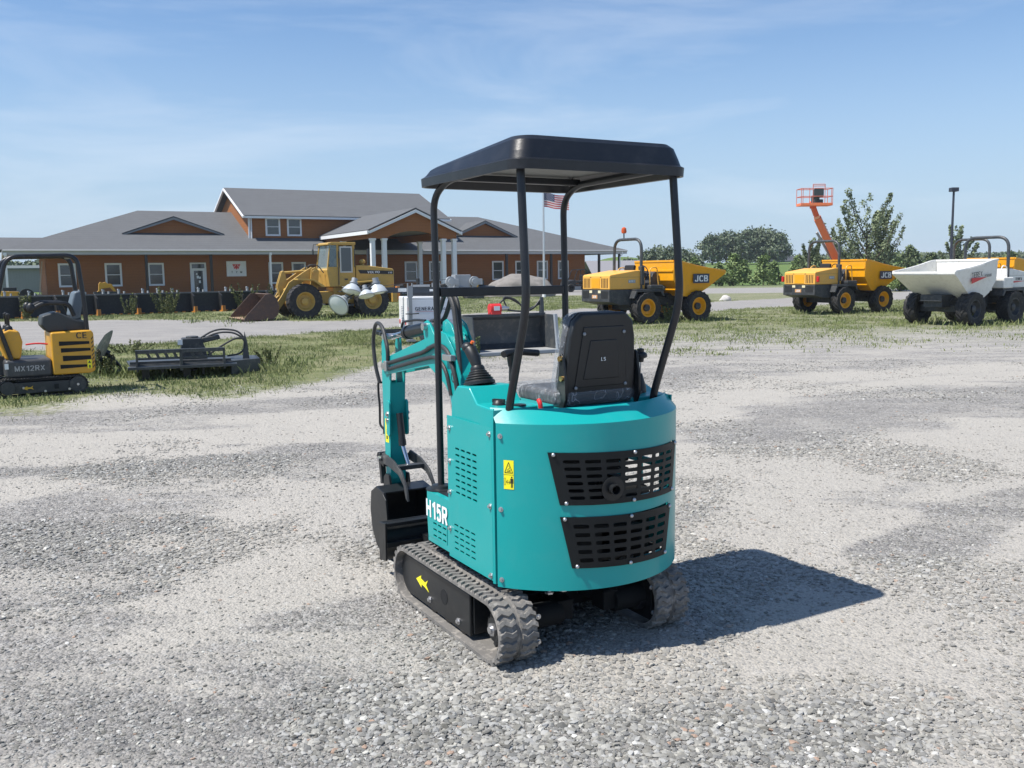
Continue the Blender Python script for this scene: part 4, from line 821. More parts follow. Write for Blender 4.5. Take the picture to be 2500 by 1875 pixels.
m = MB(); m.tube([(-.15, 2.05, 1.5), (-.2, 2.3, 2.0), (-.3, 1.9, 2.02), (-.4, 1.7, 1.7)], .02, 8, fil=.2); m.tube([(.05, 2.05, 1.5), (.1, 2.3, 1.95), (.2, 1.85, 1.98), (.3, 1.7, 1.7)], .02, 8, fil=.2); m.build('hose', HOSE, V)
m = MB(); BWd = 1.12
o_ = [(3.90, .98), (3.70, .80), (3.62, .50), (3.68, .22), (3.86, .06), (4.95, .02)]; i_ = [(4.95, .045), (3.90, .09), (3.73, .24), (3.67, .5), (3.745, .77), (3.93, .95)]
m.prism(o_ + i_, 'x', -BWd, BWd)
for sx in (-1, 1): m.prism([(3.90, .98), (3.70, .80), (3.62, .50), (3.68, .22), (3.86, .06), (4.93, .02), (4.85, .18), (4.10, .96)], 'x', sx * BWd - .015, sx * BWd + .015)
bu_ = m.build('loader_bucket', RUST, V, bevel=.006); m = MB(); m.bb(-BWd + .03, BWd - .03, 3.95, 4.98, .088, .092); m.build('bucket_floor', mat('scoured_steel', (.33, .22, .14), .55, var=.3, scale=5, dirt=(.16, .10, .07), dirt_amt=.6), bu_)
m = MB(); m.box((.8, -1.1, .9), (.2, .12, .5)); m.box((-.8, -1.1, .9), (.2, .12, .5)); m.each('tail_lamp', mat('orange_lamp', (.7, .25, .05), .3), V)

# ================================================================ light tower
LT = thing('light_tower', 'white towable light tower with its mast folded flat over the cabinet', 'light tower', (-1.97, 22.35, 0), 17)
m = MB(); m.bb(-.62, .62, -.48, .52, .34, 1.10); lc = m.build('cabinet', WHTP, LT, bevel=.02)
m = MB(); m.bb(-.50, .50, -.484, -.479, .55, 1.04); m.build('side_door', mat('white_door', (.74, .77, .82), .35, var=.04), lc, bevel=.002)
m = MB()
for (x0, x1, z0, z1) in ((-.507, .507, 1.04, 1.047), (-.507, .507, .543, .55), (-.507, -.5, .55, 1.04), (.5, .507, .55, 1.04)): m.bb(x0, x1, -.4835, -.479, z0, z1)
m.build('door_seam', mat('seam_grey', (.2, .22, .26), .6), lc)
text('GENERAC', .115, mat('navy_lettering', (.02, .035, .07), .4), lc, (-.16, -.4865, .825), (1, 0, 0), (0, 0, 1), bold=.003); text('MAGNUM', .075, mat('navy_lettering', (.02, .035, .07), .4), lc, (.30, -.4865, .815), (1, 0, 0), (0, 0, 1), bold=.001); text('DIRECT', .045, CHAR, lc, (.40, -.484, .42), (1, 0, 0), (0, 0, 1))
m = MB(); m.bb(-.42, .1, -.4865, -.4855, .757, .763); m.build('red_underline', REDP, lc)
for x in (-.565, .57): m = MB(); m.bb(x - .022, x + .022, -.488, -.479, .78, .87); m.build('side_marker', REDL, lc)
m = MB()
for k in range(11):
    for q in (-.06, .12): m.bb(-.624, -.618, q - .07, q + .07, .45 + k * .04, .468 + k * .04)
m.build('louvres', GREYST, lc)
for y in (-.36, .38): m = MB(); m.cyl((-.62, y, .50), (-.635, y, .50), .055, n=18); m.build('tail_lamp', REDL, lc)
m = MB(); m.bb(-1.2, 1.25, -.40, -.32, .24, .32); m.bb(-1.2, 1.25, .36, .44, .24, .32); m.bb(-1.25, -1.15, -.5, .5, .22, .30); m.tube([(1.2, 0, .28), (2.2, 0, .28)], .04, sq=(0, 0, 1)); m.build('trailer_frame', DKSTEEL, LT)
for y in (-.62, .66): 
    m = MB(); m.lathe([(.16, -.07), (.26, -.09), (.29, -.06), (.29, .06), (.26, .09), (.16, .07), (0, .03)], (.1, y, .29), (0, 1, 0), 24); w_ = m.build('wheel', TYRE, LT); m = MB(); m.cyl((.1, y - .075, .29), (.1, y + .075, .29), .15, n=18); m.build('rim', WHTP, w_)
m = MB(); m.bb(-.60, -.52, -.66, -.58, .12, 1.36); m.bb(-.66, -.46, -.68, -.56, .08, .12); m.bb(-.62, -.60, -.66, -.60, 1.1, 1.42); m.bb(-.52, -.50, -.66, -.60, 1.1, 1.42); lj = m.build('outrigger_post', GREYST, LT)
m = MB(); m.tube([(-.56, -.66, .72), (-.56, -.72, .72), (-.38, -.73, .73)], .014, 8); m.tube([(-.68, -.66, .72), (-.42, -.66, .72)], .012, 8); m.build('crank_handle', DKSTEEL, lj)
m = MB(); m.tube([(-1.55, -.1, 1.27), (1.75, -.1, 1.22)], .062, sq=(0, 0, 1)); m.tube([(-.45, .06, 1.16), (1.45, .06, 1.14)], .05, sq=(0, 0, 1)); ma = m.build('mast', mat('mast_steel', (.055, .065, .08), .4, metal=.3), LT)
m = MB(); m.bb(-.75, -.55, -.167, -.163, 1.22, 1.30); m.bb(.0, .1, -.167, -.163, 1.22, 1.27); m.each('mast_label', WHTD, ma)
m = MB(); m.bb(.62, 1.0, -.2, .2, 1.24, 1.60); m.build('mast_stand', GREYST, LT, bevel=.01)
for x in (.50, 1.08):
    m = MB(); m.cyl((x, -.26, 1.44), (x, -.14, 1.44), .12, n=20); m.cyl((x, -.30, 1.44), (x, -.26, 1.44), .07, n=16); m.bb(x + .06, x + .2, -.24, -.12, 1.36, 1.5); m.bb(x - .06, x + .06, -.22, -.14, 1.28, 1.36); m.build('winch', mat('winch_grey', (.36, .38, .39), .45, metal=.3), LT, bevel=.004)
m = MB(); m.cyl((.7, -.22, 1.26), (1.15, -.22, 1.24), .055); m.cyl((1.2, -.18, 1.3), (1.6, -.18, 1.26), .06); m.each('mast_motor', DKSTEEL, LT)
m = MB(); m.tube([(-1.2, -.12, 1.36), (.5, -.2, 1.5)], .006, 6); m.build('cable', DKSTEEL, LT)
m = MB(); m.bb(-.40, .0, -.2, -.16, 1.33, 1.38); m.bb(.05, .25, -.2, -.16, 1.32, 1.42); m.each('mast_bracket', STEEL, LT)
for (p, d, s) in (((-2.10, -.15, .98), (-.62, -.62, -.45), 1.05), ((-1.80, -.1, 1.30), (-.25, -.25, -.9), .95), ((-1.52, -.3, 1.19), (.1, -.35, -.9), .75), ((-1.22, -.05, 1.28), (.14, -.12, -1.), 1.0)):
    p, d = Vector(p), Vector(d).normalized(); m = MB(); s *= .24
    m.lathe([(.0, -s * .75), (s * .28, -s * .72), (s * .34, -s * .5), (s * .62, -s * .30), (s * .9, s * .05), (s, s * .28), (s * .98, s * .33)], p, d, 28); fo = m.build('floodlight', mat('lamp_shell', (.52, .56, .58), .35, metal=.2, var=.08), ma, smooth=40)
    m = MB(); m.lathe([(s * .98, s * .33), (s * .7, s * .42), (0, s * .46)], p, d, 28); m.build('lens', LAMPG, fo); m = MB(); m.lathe([(s * .99, s * .27), (s * 1.05, s * .29), (s * 1.05, s * .35), (s * .98, s * .36)], p, d, 28); m.build('rim_ring', GREYST, fo); m = MB(); m.cyl(p - d * s * 1.15, p - d * s * .70, s * .30, n=14); m.cyl(p - d * s * .72, p - d * s * .60, s * .42, n=14); m.build('ballast', GREYST, fo)
    m = MB(); m.tube([tuple(p - d * s * .6), tuple(lerp(p - d * s * .6, Vector((-1.5, -.1, 1.27)), .5) + Vector((0, 0, .03))), (-1.5, -.1, 1.27)], .016, 8); m.build('bracket', DKSTEEL, fo)

# ================================================================ loader bucket with a red motor on its rim
BK = thing('bucket_attachment', 'dark grey open bucket attachment resting on its floor behind the excavator seat', 'bucket', (.0, 19.0, .04), 26)
m = MB(); o_ = [(-.32, .0), (.30, .0), (.50, .12), (.55, .40), (.46, .66), (.30, .72)]; i_ = [(.31, .69), (.44, .64), (.52, .40), (.47, .14), (.29, .03), (-.32, .025)]
m.prism(o_ + i_, 'x', -.92, .92); bko = m.build('bucket_shell', IMPL, BK, bevel=.004)
for sx in (-1, 1): m = MB(); m.prism([(-.34, .0), (.30, .0), (.50, .12), (.55, .40), (.46, .66), (.30, .73), (-.16, .73), (-.30, .10)], 'x', sx * .93 - .012, sx * .93 + .012); m.build('side_plate', IMPL, BK, bevel=.003)
m = MB(); m.prism([(-.31, .03), (-.24, .03), (-.12, .745), (-.19, .745)], 'x', .90, .965); m.build('corner_flange', LGREY, BK, bevel=.004)
m = MB(); m.bb(-.90, .90, -.34, .22, .027, .034); m.build('floor_plate', mat('tread_plate', (.34, .35, .35), .5, var=.4, scale=40, dirt=DUST, dirt_amt=.5), BK)
m = MB(); m.bb(-.96, .96, -.40, -.33, -.035, .03); m.build('cutting_edge', LGREY, BK, bevel=.004)
m = MB(); m.prism([(.28, .70), (.50, .66), (.50, .74), (.28, .76)], 'x', -.94, .94); m.build('top_beam', IMPL, BK, bevel=.004)
m = MB(); m.cyl((-.32, .36, .87), (-.08, .36, .87), .10, n=20); m.bb(-.31, -.09, .26, .46, .75, .82); mo_ = m.build('hydraulic_motor', REDP, BK, bevel=.006); m = MB(); m.bb(-.26, -.13, .255, .262, .83, .92); m.build('rating_plate', WHTD, mo_); m = MB(); m.cyl((-.08, .36, .87), (.06, .36, .87), .05); m.cyl((.06, .36, .87), (.12, .36, .87), .03); m.build('coupling', STEEL, mo_)
for k, P in enumerate(([(.1, .38, .86), (-.02, .40, 1.12), (.30, .36, 1.05), (.50, .36, .80), (.70, .36, .85), (.92, .4, 1.08)], [(.1, .36, .83), (.3, .34, .80), (.6, .36, .79), (.80, .38, .92), (.93, .4, 1.02)], [(-.1, .40, .95), (.1, .42, 1.10), (.35, .40, .98), (.55, .38, .82), (.9, .40, .95)])): m = MB(); m.tube(P, .018, 8, fil=.16); m.build('hose', HOSE, BK)
m = MB(); m.prism([(.32, .75), (.42, .75), (.39, 1.08), (.35, 1.08)], 'x', .86, .93); m.build('hose_bracket', IMPL, BK)

# ================================================================ brush cutter lying in the grass
BC = thing('brush_cutter', 'dark grey brush cutter deck lying in the weeds beside the yellow excavator', 'mower deck', (-5.84, 14.7, 0), 20); BC.scale = (.78, .9, .72)
m = MB(); m.bb(-.12, 1.62, .02, .10, .60, .68); m.prism([(.02, .20), (.40, .20), (.40, .24), (.12, .66), (.02, .66)], 'x', -.12, -.08); m.prism([(.02, .20), (.40, .20), (.40, .24), (.12, .66), (.02, .66)], 'x', .72, .78); m.prism([(.02, .20), (.40, .20), (.40, .24), (.12, .66), (.02, .66)], 'x', 1.58, 1.62)
for k in range(8):
    x = .12 + k * .17
    if abs(x - .75) > .1: m.prism([(x, .50), (x + .06, .50), (x + .02, .60), (x - .04, .60)], 'y', .04, .08)
m.bb(-.12, .72, .05, .09, .46, .505); m.bb(.78, 1.6, .05, .09, .46, .505); m.bb(-.28, 1.85, .0, .18, .25, .31); m.bb(-.25, 1.75, .18, 1.3, .26, .32); m.bb(-.25, 1.75, .30, .42, .33, .40); m.build('mount_frame', IMPL, BC, bevel=.004)
m = MB(); m.prism([(-.25, .25), (1.75, .25), (2.35, .62), (2.35, 1.35), (1.9, 1.55), (-.1, 1.55), (-.35, 1.2)], 'z', .30, .34); m.prism([(1.72, .27), (1.75, .23), (2.38, .60), (2.34, .63)], 'z', .03, .34); m.prism([(2.33, .62), (2.37, .62), (2.37, 1.36), (2.33, 1.36)], 'z', .05, .34); m.build('deck', IMPL, BC, bevel=.004)
m = MB()
for x in (.05, .85): m.bb(x - .07, x + .07, .2, .4, .02, .26); m.bb(x + .3, x + .36, .3, .36, .06, .26)
m.cyl((.9, .8, .10), (.9, .8, .26), .18); m.each('skid_foot', BLACKM, BC)
m = MB(); m.prism([(.72, .34), (.78, .86), (1.18, .86), (1.26, .62), (1.3, .34)], 'y', .62, 1.0); m.cyl((1.0, .8, .84), (1.0, .8, .90), .13); m.prism([(1.15, .72), (1.2, .86), (1.55, .92), (1.58, .82)], 'y', .7, .95); go = m.build('gearbox_cover', CHAR, BC, bevel=.02); m = MB(); m.bb(.70, .80, .60, .615, .72, .84); m.build('white_label', WHTD, go)
for P in ([(1.1, .8, .8), (1.5, .8, 1.06), (1.95, .75, 1.0), (2.1, .7, .78), (2.05, .7, .5)], [(1.1, .75, .75), (1.5, .72, .98), (1.9, .7, .96), (2.12, .66, .72), (2.0, .7, .45), (1.7, .68, .42)], [(1.3, .7, .45), (1.65, .66, .70), (1.9, .66, .84), (2.1, .68, .8)]): m = MB(); m.tube(P, .022, 8, fil=.22); m.build('hose', HOSE, BC)
m = MB(); m.prism([(2.02, .34), (2.16, .34), (2.13, .72), (2.08, .98), (2.05, .72)], 'y', .66, .70); m.build('hose_bracket', IMPL, BC)

# ================================================================ leaning steel disc in the weeds
SD = thing('steel_disc', 'dark domed steel disc leaning in tall weeds by the yellow excavator', 'steel disc', (-7.42, 16.2, 0), 0)
m = MB(); m.lathe([(0, .10), (.15, .09), (.30, .06), (.40, .0), (.41, -.02), (.40, -.02), (.29, .04), (.14, .075), (0, .085)], (.30, 0, .36), (-.80, -.42, .42), 36); m.build('disc_shell', mat('green_black_steel', (.022, .03, .027), .85, spec=.1, var=.2, dirt=(.12, .12, .1), dirt_amt=.4), SD, smooth=50)
m = MB(); m.tube([(.32, .02, .35), (.48, .12, .16), (.56, .2, .0)], .035, 10); m.cyl((.24, -.03, .40), (.40, .05, .31), .06); m.build('disc_hub', BLACKM, SD)

# ================================================================ small yellow excavator at the left edge
YX = thing('mini_excavator', 'small yellow and black mini excavator with an open roll frame, cut by the left edge', 'excavator', (-6.74, 13.35, 0), 122); YX.scale = (.96,) * 3
TRK = .40
for s in (-1, 1):
    make_track(YX, s * .36, .18, -.42, .50, .145, .145, mt=RUBD, name='rubber_track')
    m = MB(); m.bb(s * .36 - .05, s * .36 + .088, -.34, .46, .055, .215); m.cyl((s * .29, -.42, .145), (s * .442, -.42, .145), .118, n=24); m.cyl((s * .29, .5, .145), (s * .442, .5, .145), .10, n=24); f_ = m.build('track_frame', CHAR, YX, bevel=.006)
    m = MB(); m.bb(s * .448, s * .4495, -.16, -.10, .10, .17); m.build('frame_hole', DARKIN, f_)
    m = MB()
    for yy, zz in ((-.42, .145), (.02, .075), (-.3, .085), (.3, .14)): bolt(m, (s * .443, yy, zz), (s, 0, 0), .012)
    m.each('bolt', STEEL, f_)
    m = MB(); Q = [(.32, .135), (.25, .165), (.255, .148), (.21, .145), (.175, .168), (.19, .138), (.17, .108), (.21, .125), (.255, .122), (.25, .105)]; m.prism(Q, 'x', s * .4485, s * .4498); m.build('arrow_decal', mat('arrow_ochre', (.62, .38, .03), .5), f_)
m = MB(); m.bb(-.28, .28, -.25, .35, .10, .24); m.cyl((0, 0, .2), (0, 0, .29), .2, n=28); m.build('undercarriage', BLACKM, YX)
m = MB(); m.bb(-.42, .42, -.10, .52, .28, .55); bx = m.build('base_frame', mat('anthracite', (.05, .053, .057), .45, var=.15, dirt=(.18, .17, .15), dirt_amt=.3), YX, bevel=.05)
text('MX12RX', .105, mat('faded_lettering', (.38, .38, .38), .5), bx, (-.4225, .20, .42), (0, -1, 0), (0, 0, 1), bold=.001)
m = MB(); m.prism([(-.10, .30), (-.10, .92), (-.64, .94), (-.675, .90), (-.675, .33), (-.60, .30)], 'x', -.44, .42); yh = m.build('engine_cover', MYEL, YX, bevel=.025)
m = MB()
for (a0, a1, b0, b1, z, h) in ((-.20, -.61, -.20, -.61, .755, .065), (-.22, -.62, -.22, -.62, .655, .065), (-.24, -.62, -.24, -.58, .535, .08), (-.20, -.56, -.24, -.53, .415, .06)):
    m.prism([(a0, z + h / 2), (a1, z + h / 2 - .012), (a1, z - h / 2 + .012), (a0, z - h / 2)], 'x', -.447, -.440)
m.each('vent_slot', DARKIN, yh, bevel=.002)
text('CE', .12, BLKD, yh, (-.4425, -.51, .865), (0, -1, 0), (0, 0, 1), sx=1.1)
m = MB(); m.bb(-.444, -.4415, -.625, -.565, .37, .50); dd = m.build('warning_decal', YELD, yh); m = MB(); m.prism([(-.575, .45), (-.615, .45), (-.595, .49)], 'x', -.446, -.4445); m.bb(-.446, -.4445, -.605, -.585, .38, .42); m.build('pictogram', BLKD, dd)
m = MB()
for k in range(8): m.box((-.4425, -.65, .40 + k * .06), (.002, .012, .05), (.6, 0, 0))
m.each('hazard_stripe', BLKD, yh)
m = MB(); m.prism([(.30, .55), (.26, .80), (.30, .96), (.42, .98), (.56, .92), (.58, .80), (.50, .60), (.50, .55)], 'x', -.34, -.12); m.prism([(.30, .55), (.26, .80), (.30, .96), (.42, .98), (.56, .92), (.58, .80), (.50, .60), (.50, .55)], 'x', .12, .34); m.each('control_console', MYEL, YX, bevel=.03)
m = MB()
for x in (-.23, .23): m.lathe([(.06, 0), (.045, .06), (.02, .08), (.018, .16), (.03, .18), (.03, .24), (0, .26)], (x, .42, .96), (0, 0, 1), 12)
m.each('joystick', BLACKP, YX)
m = MB(); m.prism([(-.62, .92), (-.64, 1.06), (-.45, 1.10), (-.22, 1.22), (-.02, 1.16), (.0, 1.02), (-.08, .92)], 'x', -.24, .24); ys = m.build('seat', mat('seat_rubber', (.035, .042, .046), .5, var=.2), YX, bevel=.03)
m = MB(); m.prism([(-.44, 1.08), (-.54, 1.10), (-.60, 1.42), (-.56, 1.52), (-.48, 1.50), (-.44, 1.36), (-.40, 1.16)], 'x', -.21, .21); m.build('seat_back', mat('seat_blue_grey', (.10, .13, .16), .5, var=.15), ys, bevel=.03)
for sx in (-1, 1): m = MB(); m.tube([(sx * .26, -.45, 1.15), (sx * .28, -.38, 1.34), (sx * .28, -.05, 1.35), (sx * .28, .08, 1.28)], .03, 10, fil=.08); m.sphere((sx * .28, .12, 1.28), (.05, .06, .08), 10, 6); m.build('armrest', BLACKP, ys)
for sx in (-1, 1):
    m = MB(); m.tube([(sx * .37, .42, .54), (sx * .39, .60, 1.20), (sx * .38, .40, 2.02), (sx * .38, -.52, 2.04), (sx * .38, -.58, 1.40), (sx * .36, -.60, .92)], .032, 12, fil=.16, seg=8); m.build('roll_frame', CANOPY, YX)
m = MB(); m.tube([(-.38, .30, 2.02), (.38, .30, 2.02)], .028, 10); m.tube([(-.38, -.46, 2.02), (.38, -.46, 2.02)], .028, 10); m.each('roof_crossbar', CANOPY, YX)
m = MB(); m.prism([(.50, .30), (.82, .36), (.95, .60), (.70, .66), (.50, .58)], 'x', -.10, .10); m.build('swing_bracket', CHAR, YX, bevel=.01)
m = MB(); m.prism([(.72, .52), (.85, .50), (1.35, 1.35), (1.9, 1.5), (1.9, 1.62), (1.3, 1.55), (1.1, 1.3)], 'x', -.07, .07); m.build('boom', MYEL, YX, bevel=.01)
m = MB(); m.prism([(1.85, 1.66), (1.98, 1.62), (1.95, .7), (1.86, .7)], 'x', -.06, .06); m.build('arm', MYEL, YX, bevel=.01)
m = MB(); m.prism([(1.80, .70), (1.98, .72), (2.1, .4), (1.9, .15), (1.65, .12), (1.70, .3)], 'x', -.2, .2); m.build('bucket', BLACKM, YX, bevel=.01)
m = MB(); m.prism([(.98, .05), (1.03, .05), (1.05, .28), (1.0, .28)], 'x', -.44, .44); m.bb(-.2, -.14, .5, 1.0, .12, .18); m.bb(.14, .2, .5, 1.0, .12, .18); m.build('dozer_blade', CHAR, YX)
m = MB(); m.bb(-.425, -.423, .47, .52, .42, .50); m.build('white_label', WHTD, bx)
m = MB(); m.tube([(-.16, -.08, .74), (-.14, .06, .76), (-.05, .2, .74)], .012, 8, fil=.1); m.build('hose', REDP, YX)

# ================================================================ boom lift behind the dumper
BL = thing('boom_lift', 'orange boom lift with its basket raised above the yellow dumper', 'boom lift', (16.95, 48.0, 0), 0)
b0, b1, b2 = Vector((.05, .3, 1.55)), Vector((-1.75, -1.0, 4.25)), Vector((-2.0, -1.25, 4.68))
m = MB(); m.tube([b0, lerp(b0, b1, .96)], .172, sq=(.5, 1, 0)); bo1 = m.build('main_boom', ORNG, BL, bevel=.03)
m = MB(); m.tube([lerp(b0, b1, .9), b1], .13, sq=(.5, 1, 0)); m.build('fly_boom', mat('pale_orange', (.82, .42, .24), .5), bo1)
m = MB(); d_ = (b1 - b0).normalized(); m.tube([b0 + Vector((-.42, -.05, .35)), lerp(b0, b1, .72) + Vector((-.36, -.05, -.05))], .05, sq=(0, 1, 0)); m.build('cable_track', GREYST, bo1)
m = MB(); m.tube([b1, b2], .11, sq=(0, 1, 0)); m.cyl(b2 + Vector((0, 0, -.1)), b2 + Vector((0, 0, .25)), .16); m.build('jib', mat('red_orange', (.70, .13, .06), .5), BL, bevel=.02)
m = MB(); m.bb(-.24, .24, -.08, .06, 1.62, 1.95); m.build('dark_label', CHAR, bo1)
m = MB(); m.bb(-.9, .9, -1.0, 1.4, .9, 1.5); m.bb(-.25, .6, -.3, 1.2, 1.5, 1.95); m.build('turntable', ORNG, BL, bevel=.05)
m = MB(); m.bb(-.9, .9, -1.5, 1.5, .45, .85); m.build('chassis', CHAR, BL, bevel=.04)
for sx in (-1, 1):
    for y in (-1.2, 1.2): make_wheel(BL, (sx * .95, y, .5), .5, .38, .28, sx, ORNG, 18)
bs = MB(); c_ = Vector((-2.05, -1.6, 4.70)); x0, x1, yA, yB, z0 = -.76, .76, -.38, .38, 0
def pb(a, b, r=.019): bs.tube([c_ + Vector(a), c_ + Vector(b)], r, 8)
for z in (.42, .80):
    pb((x0, yA, z), (x1, yA, z)); pb((x0, yB, z), (x1, yB, z)); pb((x0, yA, z), (x0, yB, z)); pb((x1, yA, z), (x1, yB, z))
for x, yy_ in ((x0, (yA, yB)), (-.68, (yA,)), (-.36, (yA,)), (-.2, (yA,)), (.38, (yA,)), (.70, (yA,)), (x1, (yA, yB))):
    for y in yy_: pb((x, y, 0), (x, y, .80), .016)
for x in (-.2, .38): pb((x, yA, .8), (x, yA, .99))
pb((-.2, yA, .99), (.38, yA, .99)); pb((-.2, yA, .91), (.38, yA, .91))
bso = bs.build('basket', mat('faded_red_orange', (.60, .17, .11), .5), BL)
m = MB(); m.box(c_ + Vector((0, 0, .04)), (1.54, .78, .13)); m.build('basket_floor', ORNG, bso, bevel=.01)
m = MB(); m.box(c_ + Vector((.10, -.28, .58)), (.46, .22, .40)); m.box(c_ + Vector((.08, .12, .30)), (.34, .3, .4)); m.box(c_ + Vector((.14, -.1, .16)), (.40, .36, .24)); m.build('control_box', mat('dark_green_grey', (.04, .055, .055), .5), bso, bevel=.03)
# ================================================================ the brown building (local X along the front, Y into the depth)
B = thing('office_building', 'long orange-brown building with grey hip roofs and a pillared gable portico', 'building', (-23.5, 70, 0), 28.5)
WL, WR, EL, ER, EZ, RZ = -9.9, 34.5, -12.5, 37.4, 3.5, 6.72
m = MB(); m.bb(WL, WR, 0, 12, .29, 3.30); m.build('wall', SIDING, B)
m = MB(); m.bb(EL + .1, ER - .1, -2.55, 13, 0, .29); m.build('porch_slab', CONC, B)
fr_ = [(EL, -2.5, EZ), (ER, -2.5, EZ), (ER, 14.5, EZ), (EL, 14.5, EZ)]; rdg = [(-3.0, 6, RZ), (26.6, 6, RZ)]
m = MB(); m.add(fr_ + rdg, [(0, 1, 5, 4), (1, 2, 5), (2, 3, 4, 5), (3, 0, 4)]); rf = m.build('roof', SHINGLE, B, solid=.05, smooth=0)
m = MB()
for (x0, x1, y0, y1) in ((EL, ER, -2.54, -2.46), (EL - .04, EL + .04, -2.46, 14.46), (ER - .04, ER + .04, -2.46, 14.46), (EL, ER, 14.46, 14.54)): m.bb(x0, x1, y0, y1, 3.17, 3.46)
m.build('fascia', EAVE, rf)
m = MB(); m.tube([(EL, -2.60, 3.44), (ER, -2.60, 3.44)], .065, 8); m.build('gutter', EAVE, rf)
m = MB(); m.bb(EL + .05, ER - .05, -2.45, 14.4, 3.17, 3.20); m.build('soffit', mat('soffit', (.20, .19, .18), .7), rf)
# two-storey middle block
m = MB(); m.bb(4.15, 20.3, 0, 12, 3.3, 6.1)
for x in (4.15, 20.2): m.prism([(0, 6.1), (12, 6.1), (6, 8.45)], 'x', x, x + .1)
m.build('upper_wall', SIDING, B)
def gable(x0, x1, ye0, ye1, ez, rz, name, parent, over=.0):
    ym = (ye0 + ye1) / 2; q = MB(); q.add([(x0, ye0, ez), (x1, ye0, ez), (x1, ym, rz), (x0, ym, rz), (x0, ye1, ez), (x1, ye1, ez)], [(0, 1, 2, 3), (3, 2, 5, 4)]); return q.build(name, SHINGLE, parent, solid=.06, smooth=0)
ur = gable(3.65, 20.75, -.55, 12.55, 6.12, 8.68, 'upper_roof', B)
m = MB()
for x in (3.64, 20.76):
    for (y0, y1) in ((-.58, 6), (12.58, 6)): m.tube([(x, y0, 6.0), (x, y1, 8.575)], .075, sq=(1, 0, 0))
m.bb(3.7, 20.7, -.60, -.54, 5.92, 6.08); m.build('fascia', TRIM, ur)
m = MB(); m.bb(4.08, 4.22, -.06, .02, 4.4, 6.0); m.tube([(4.3, -.1, 6.0), (4.3, -.08, 4.4)], .05, 8); m.build('corner_board', TRIM, B)
# eyebrow gables set into the roof
def pediment(u, hw, yb, zb, za):
    q = MB(); q.prism([(u - hw + .35, zb), (u + hw - .35, zb), (u, za - .22)], 'y', yb, yb + .08); o = q.build('pediment', SIDING, B)
    yr = (za - EZ) / ((RZ - EZ) / 8.5) - 2.5; q = MB()
    zb2 = zb - .03; yl = (zb2 - EZ) / ((RZ - EZ) / 8.5) - 2.5
    q.add([(u - hw, yb - .35, zb2), (u, yb - .35, za), (u + hw, yb - .35, zb2), (u + hw, yl, zb2), (u, yr, za), (u - hw, yl, zb2)], [(0, 1, 4, 5), (1, 2, 3, 4)]); q.build('pediment_roof', SHINGLE, o, solid=.05, smooth=0)
    q = MB(); q.prism([(u - hw, zb2 - .06), (u, za - .06), (u + hw, zb2 - .06), (u + hw - .12, zb2 - .06 - .06), (u, za - .24), (u - hw + .12, zb2 - .12)], 'y', yb - .40, yb - .34); q.build('rake_board', mat('grey_trim', (.20, .21, .215), .6), o)
pediment(-1.2, 3.6, .9, 4.78, 6.02); pediment(24.6, 3.2, .9, 4.78, 6.1)
# portico
PC, PH = 13.1, 3.55
m = MB(); F_, K_ = -11.0, 2.0
m.add([(PC - PH, F_ - .3, 4.62), (PC, F_ - .3, 6.18), (PC + PH, F_ - .3, 4.62), (PC + PH, K_, 4.62), (PC, K_, 6.18), (PC - PH, K_, 4.62)], [(0, 1, 4, 5), (1, 2, 3, 4)]); pr_ = m.build('portico_roof', SHINGLE, B, solid=.06, smooth=0)
m = MB(); AR = [(PC - 3.25, 4.08), (PC - 2.15, 4.08)] + [(PC - 2.1 + 4.2 * i / 12, 4.10 + .50 * math.sin(math.pi * i / 12) ** .8) for i in range(13)] + [(PC + 2.15, 4.08), (PC + 3.25, 4.08), (PC + 3.25, 4.70), (PC, 6.02), (PC - 3.25, 4.70)]
m.prism(AR, 'y', F_, F_ + .25); m.bb(PC - 3.25, PC - 3.0, F_ + .25, 0, 4.08, 4.6); m.bb(PC + 3.0, PC + 3.25, F_ + .25, 0, 4.08, 4.6); m.build('portico_beam', SIDING, B)
m = MB(); m.prism([(PC - PH, 4.52), (PC, 6.08), (PC + PH, 4.52), (PC + PH - .1, 4.38), (PC, 5.86), (PC - PH + .1, 4.38)], 'y', F_ - .36, F_ - .28)
for s in (-1, 1): m.bb(PC + s * PH - .05, PC + s * PH + .05, F_ - .28, -.4, 4.34, 4.58)
m.build('rake_board', TRIM, pr_)
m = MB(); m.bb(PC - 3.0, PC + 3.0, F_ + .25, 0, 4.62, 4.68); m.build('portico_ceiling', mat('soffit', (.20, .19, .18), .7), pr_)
for (x, y) in ((-3.1, F_ + .12), (-2.25, F_ + .12), (2.25, F_ + .12), (3.1, F_ + .12), (-3.1, -4.6), (3.1, -4.6)):
    m = MB(); m.bb(PC + x - .15, PC + x + .15, y - .15, y + .15, .5, 4.0); m.bb(PC + x - .2, PC + x + .2, y - .2, y + .2, 3.94, 4.075); m.bb(PC + x - .22, PC + x + .22, y - .22, y + .22, 0, .55); m.build('portico_column', TRIM, B, bevel=.01)
# porch posts
for u in (-3.65, .77, 25.1, 29.5, 34.5, 36.7): m = MB(); m.bb(u - .09, u + .09, -2.42, -2.24, .29, 3.17); m.build('porch_post', mat('stained_post', (.03, .026, .024), .6), B)
for u in (-12.35, 5.05): m = MB(); m.bb(u - .07, u + .07, -2.44, -2.30, .05, 3.17); m.bb(u - .09, u + .09, -2.6, -2.44, 3.1, 3.3); m.build('downspout_post', TRIM, B)
m = MB(); m.tube([(36.9, -2.55, 3.4), (36.9, -2.5, 3.1), (36.7, -2.46, 2.9), (36.7, -2.46, .3)], .05, 8); m.build('downspout', TRIM, B)
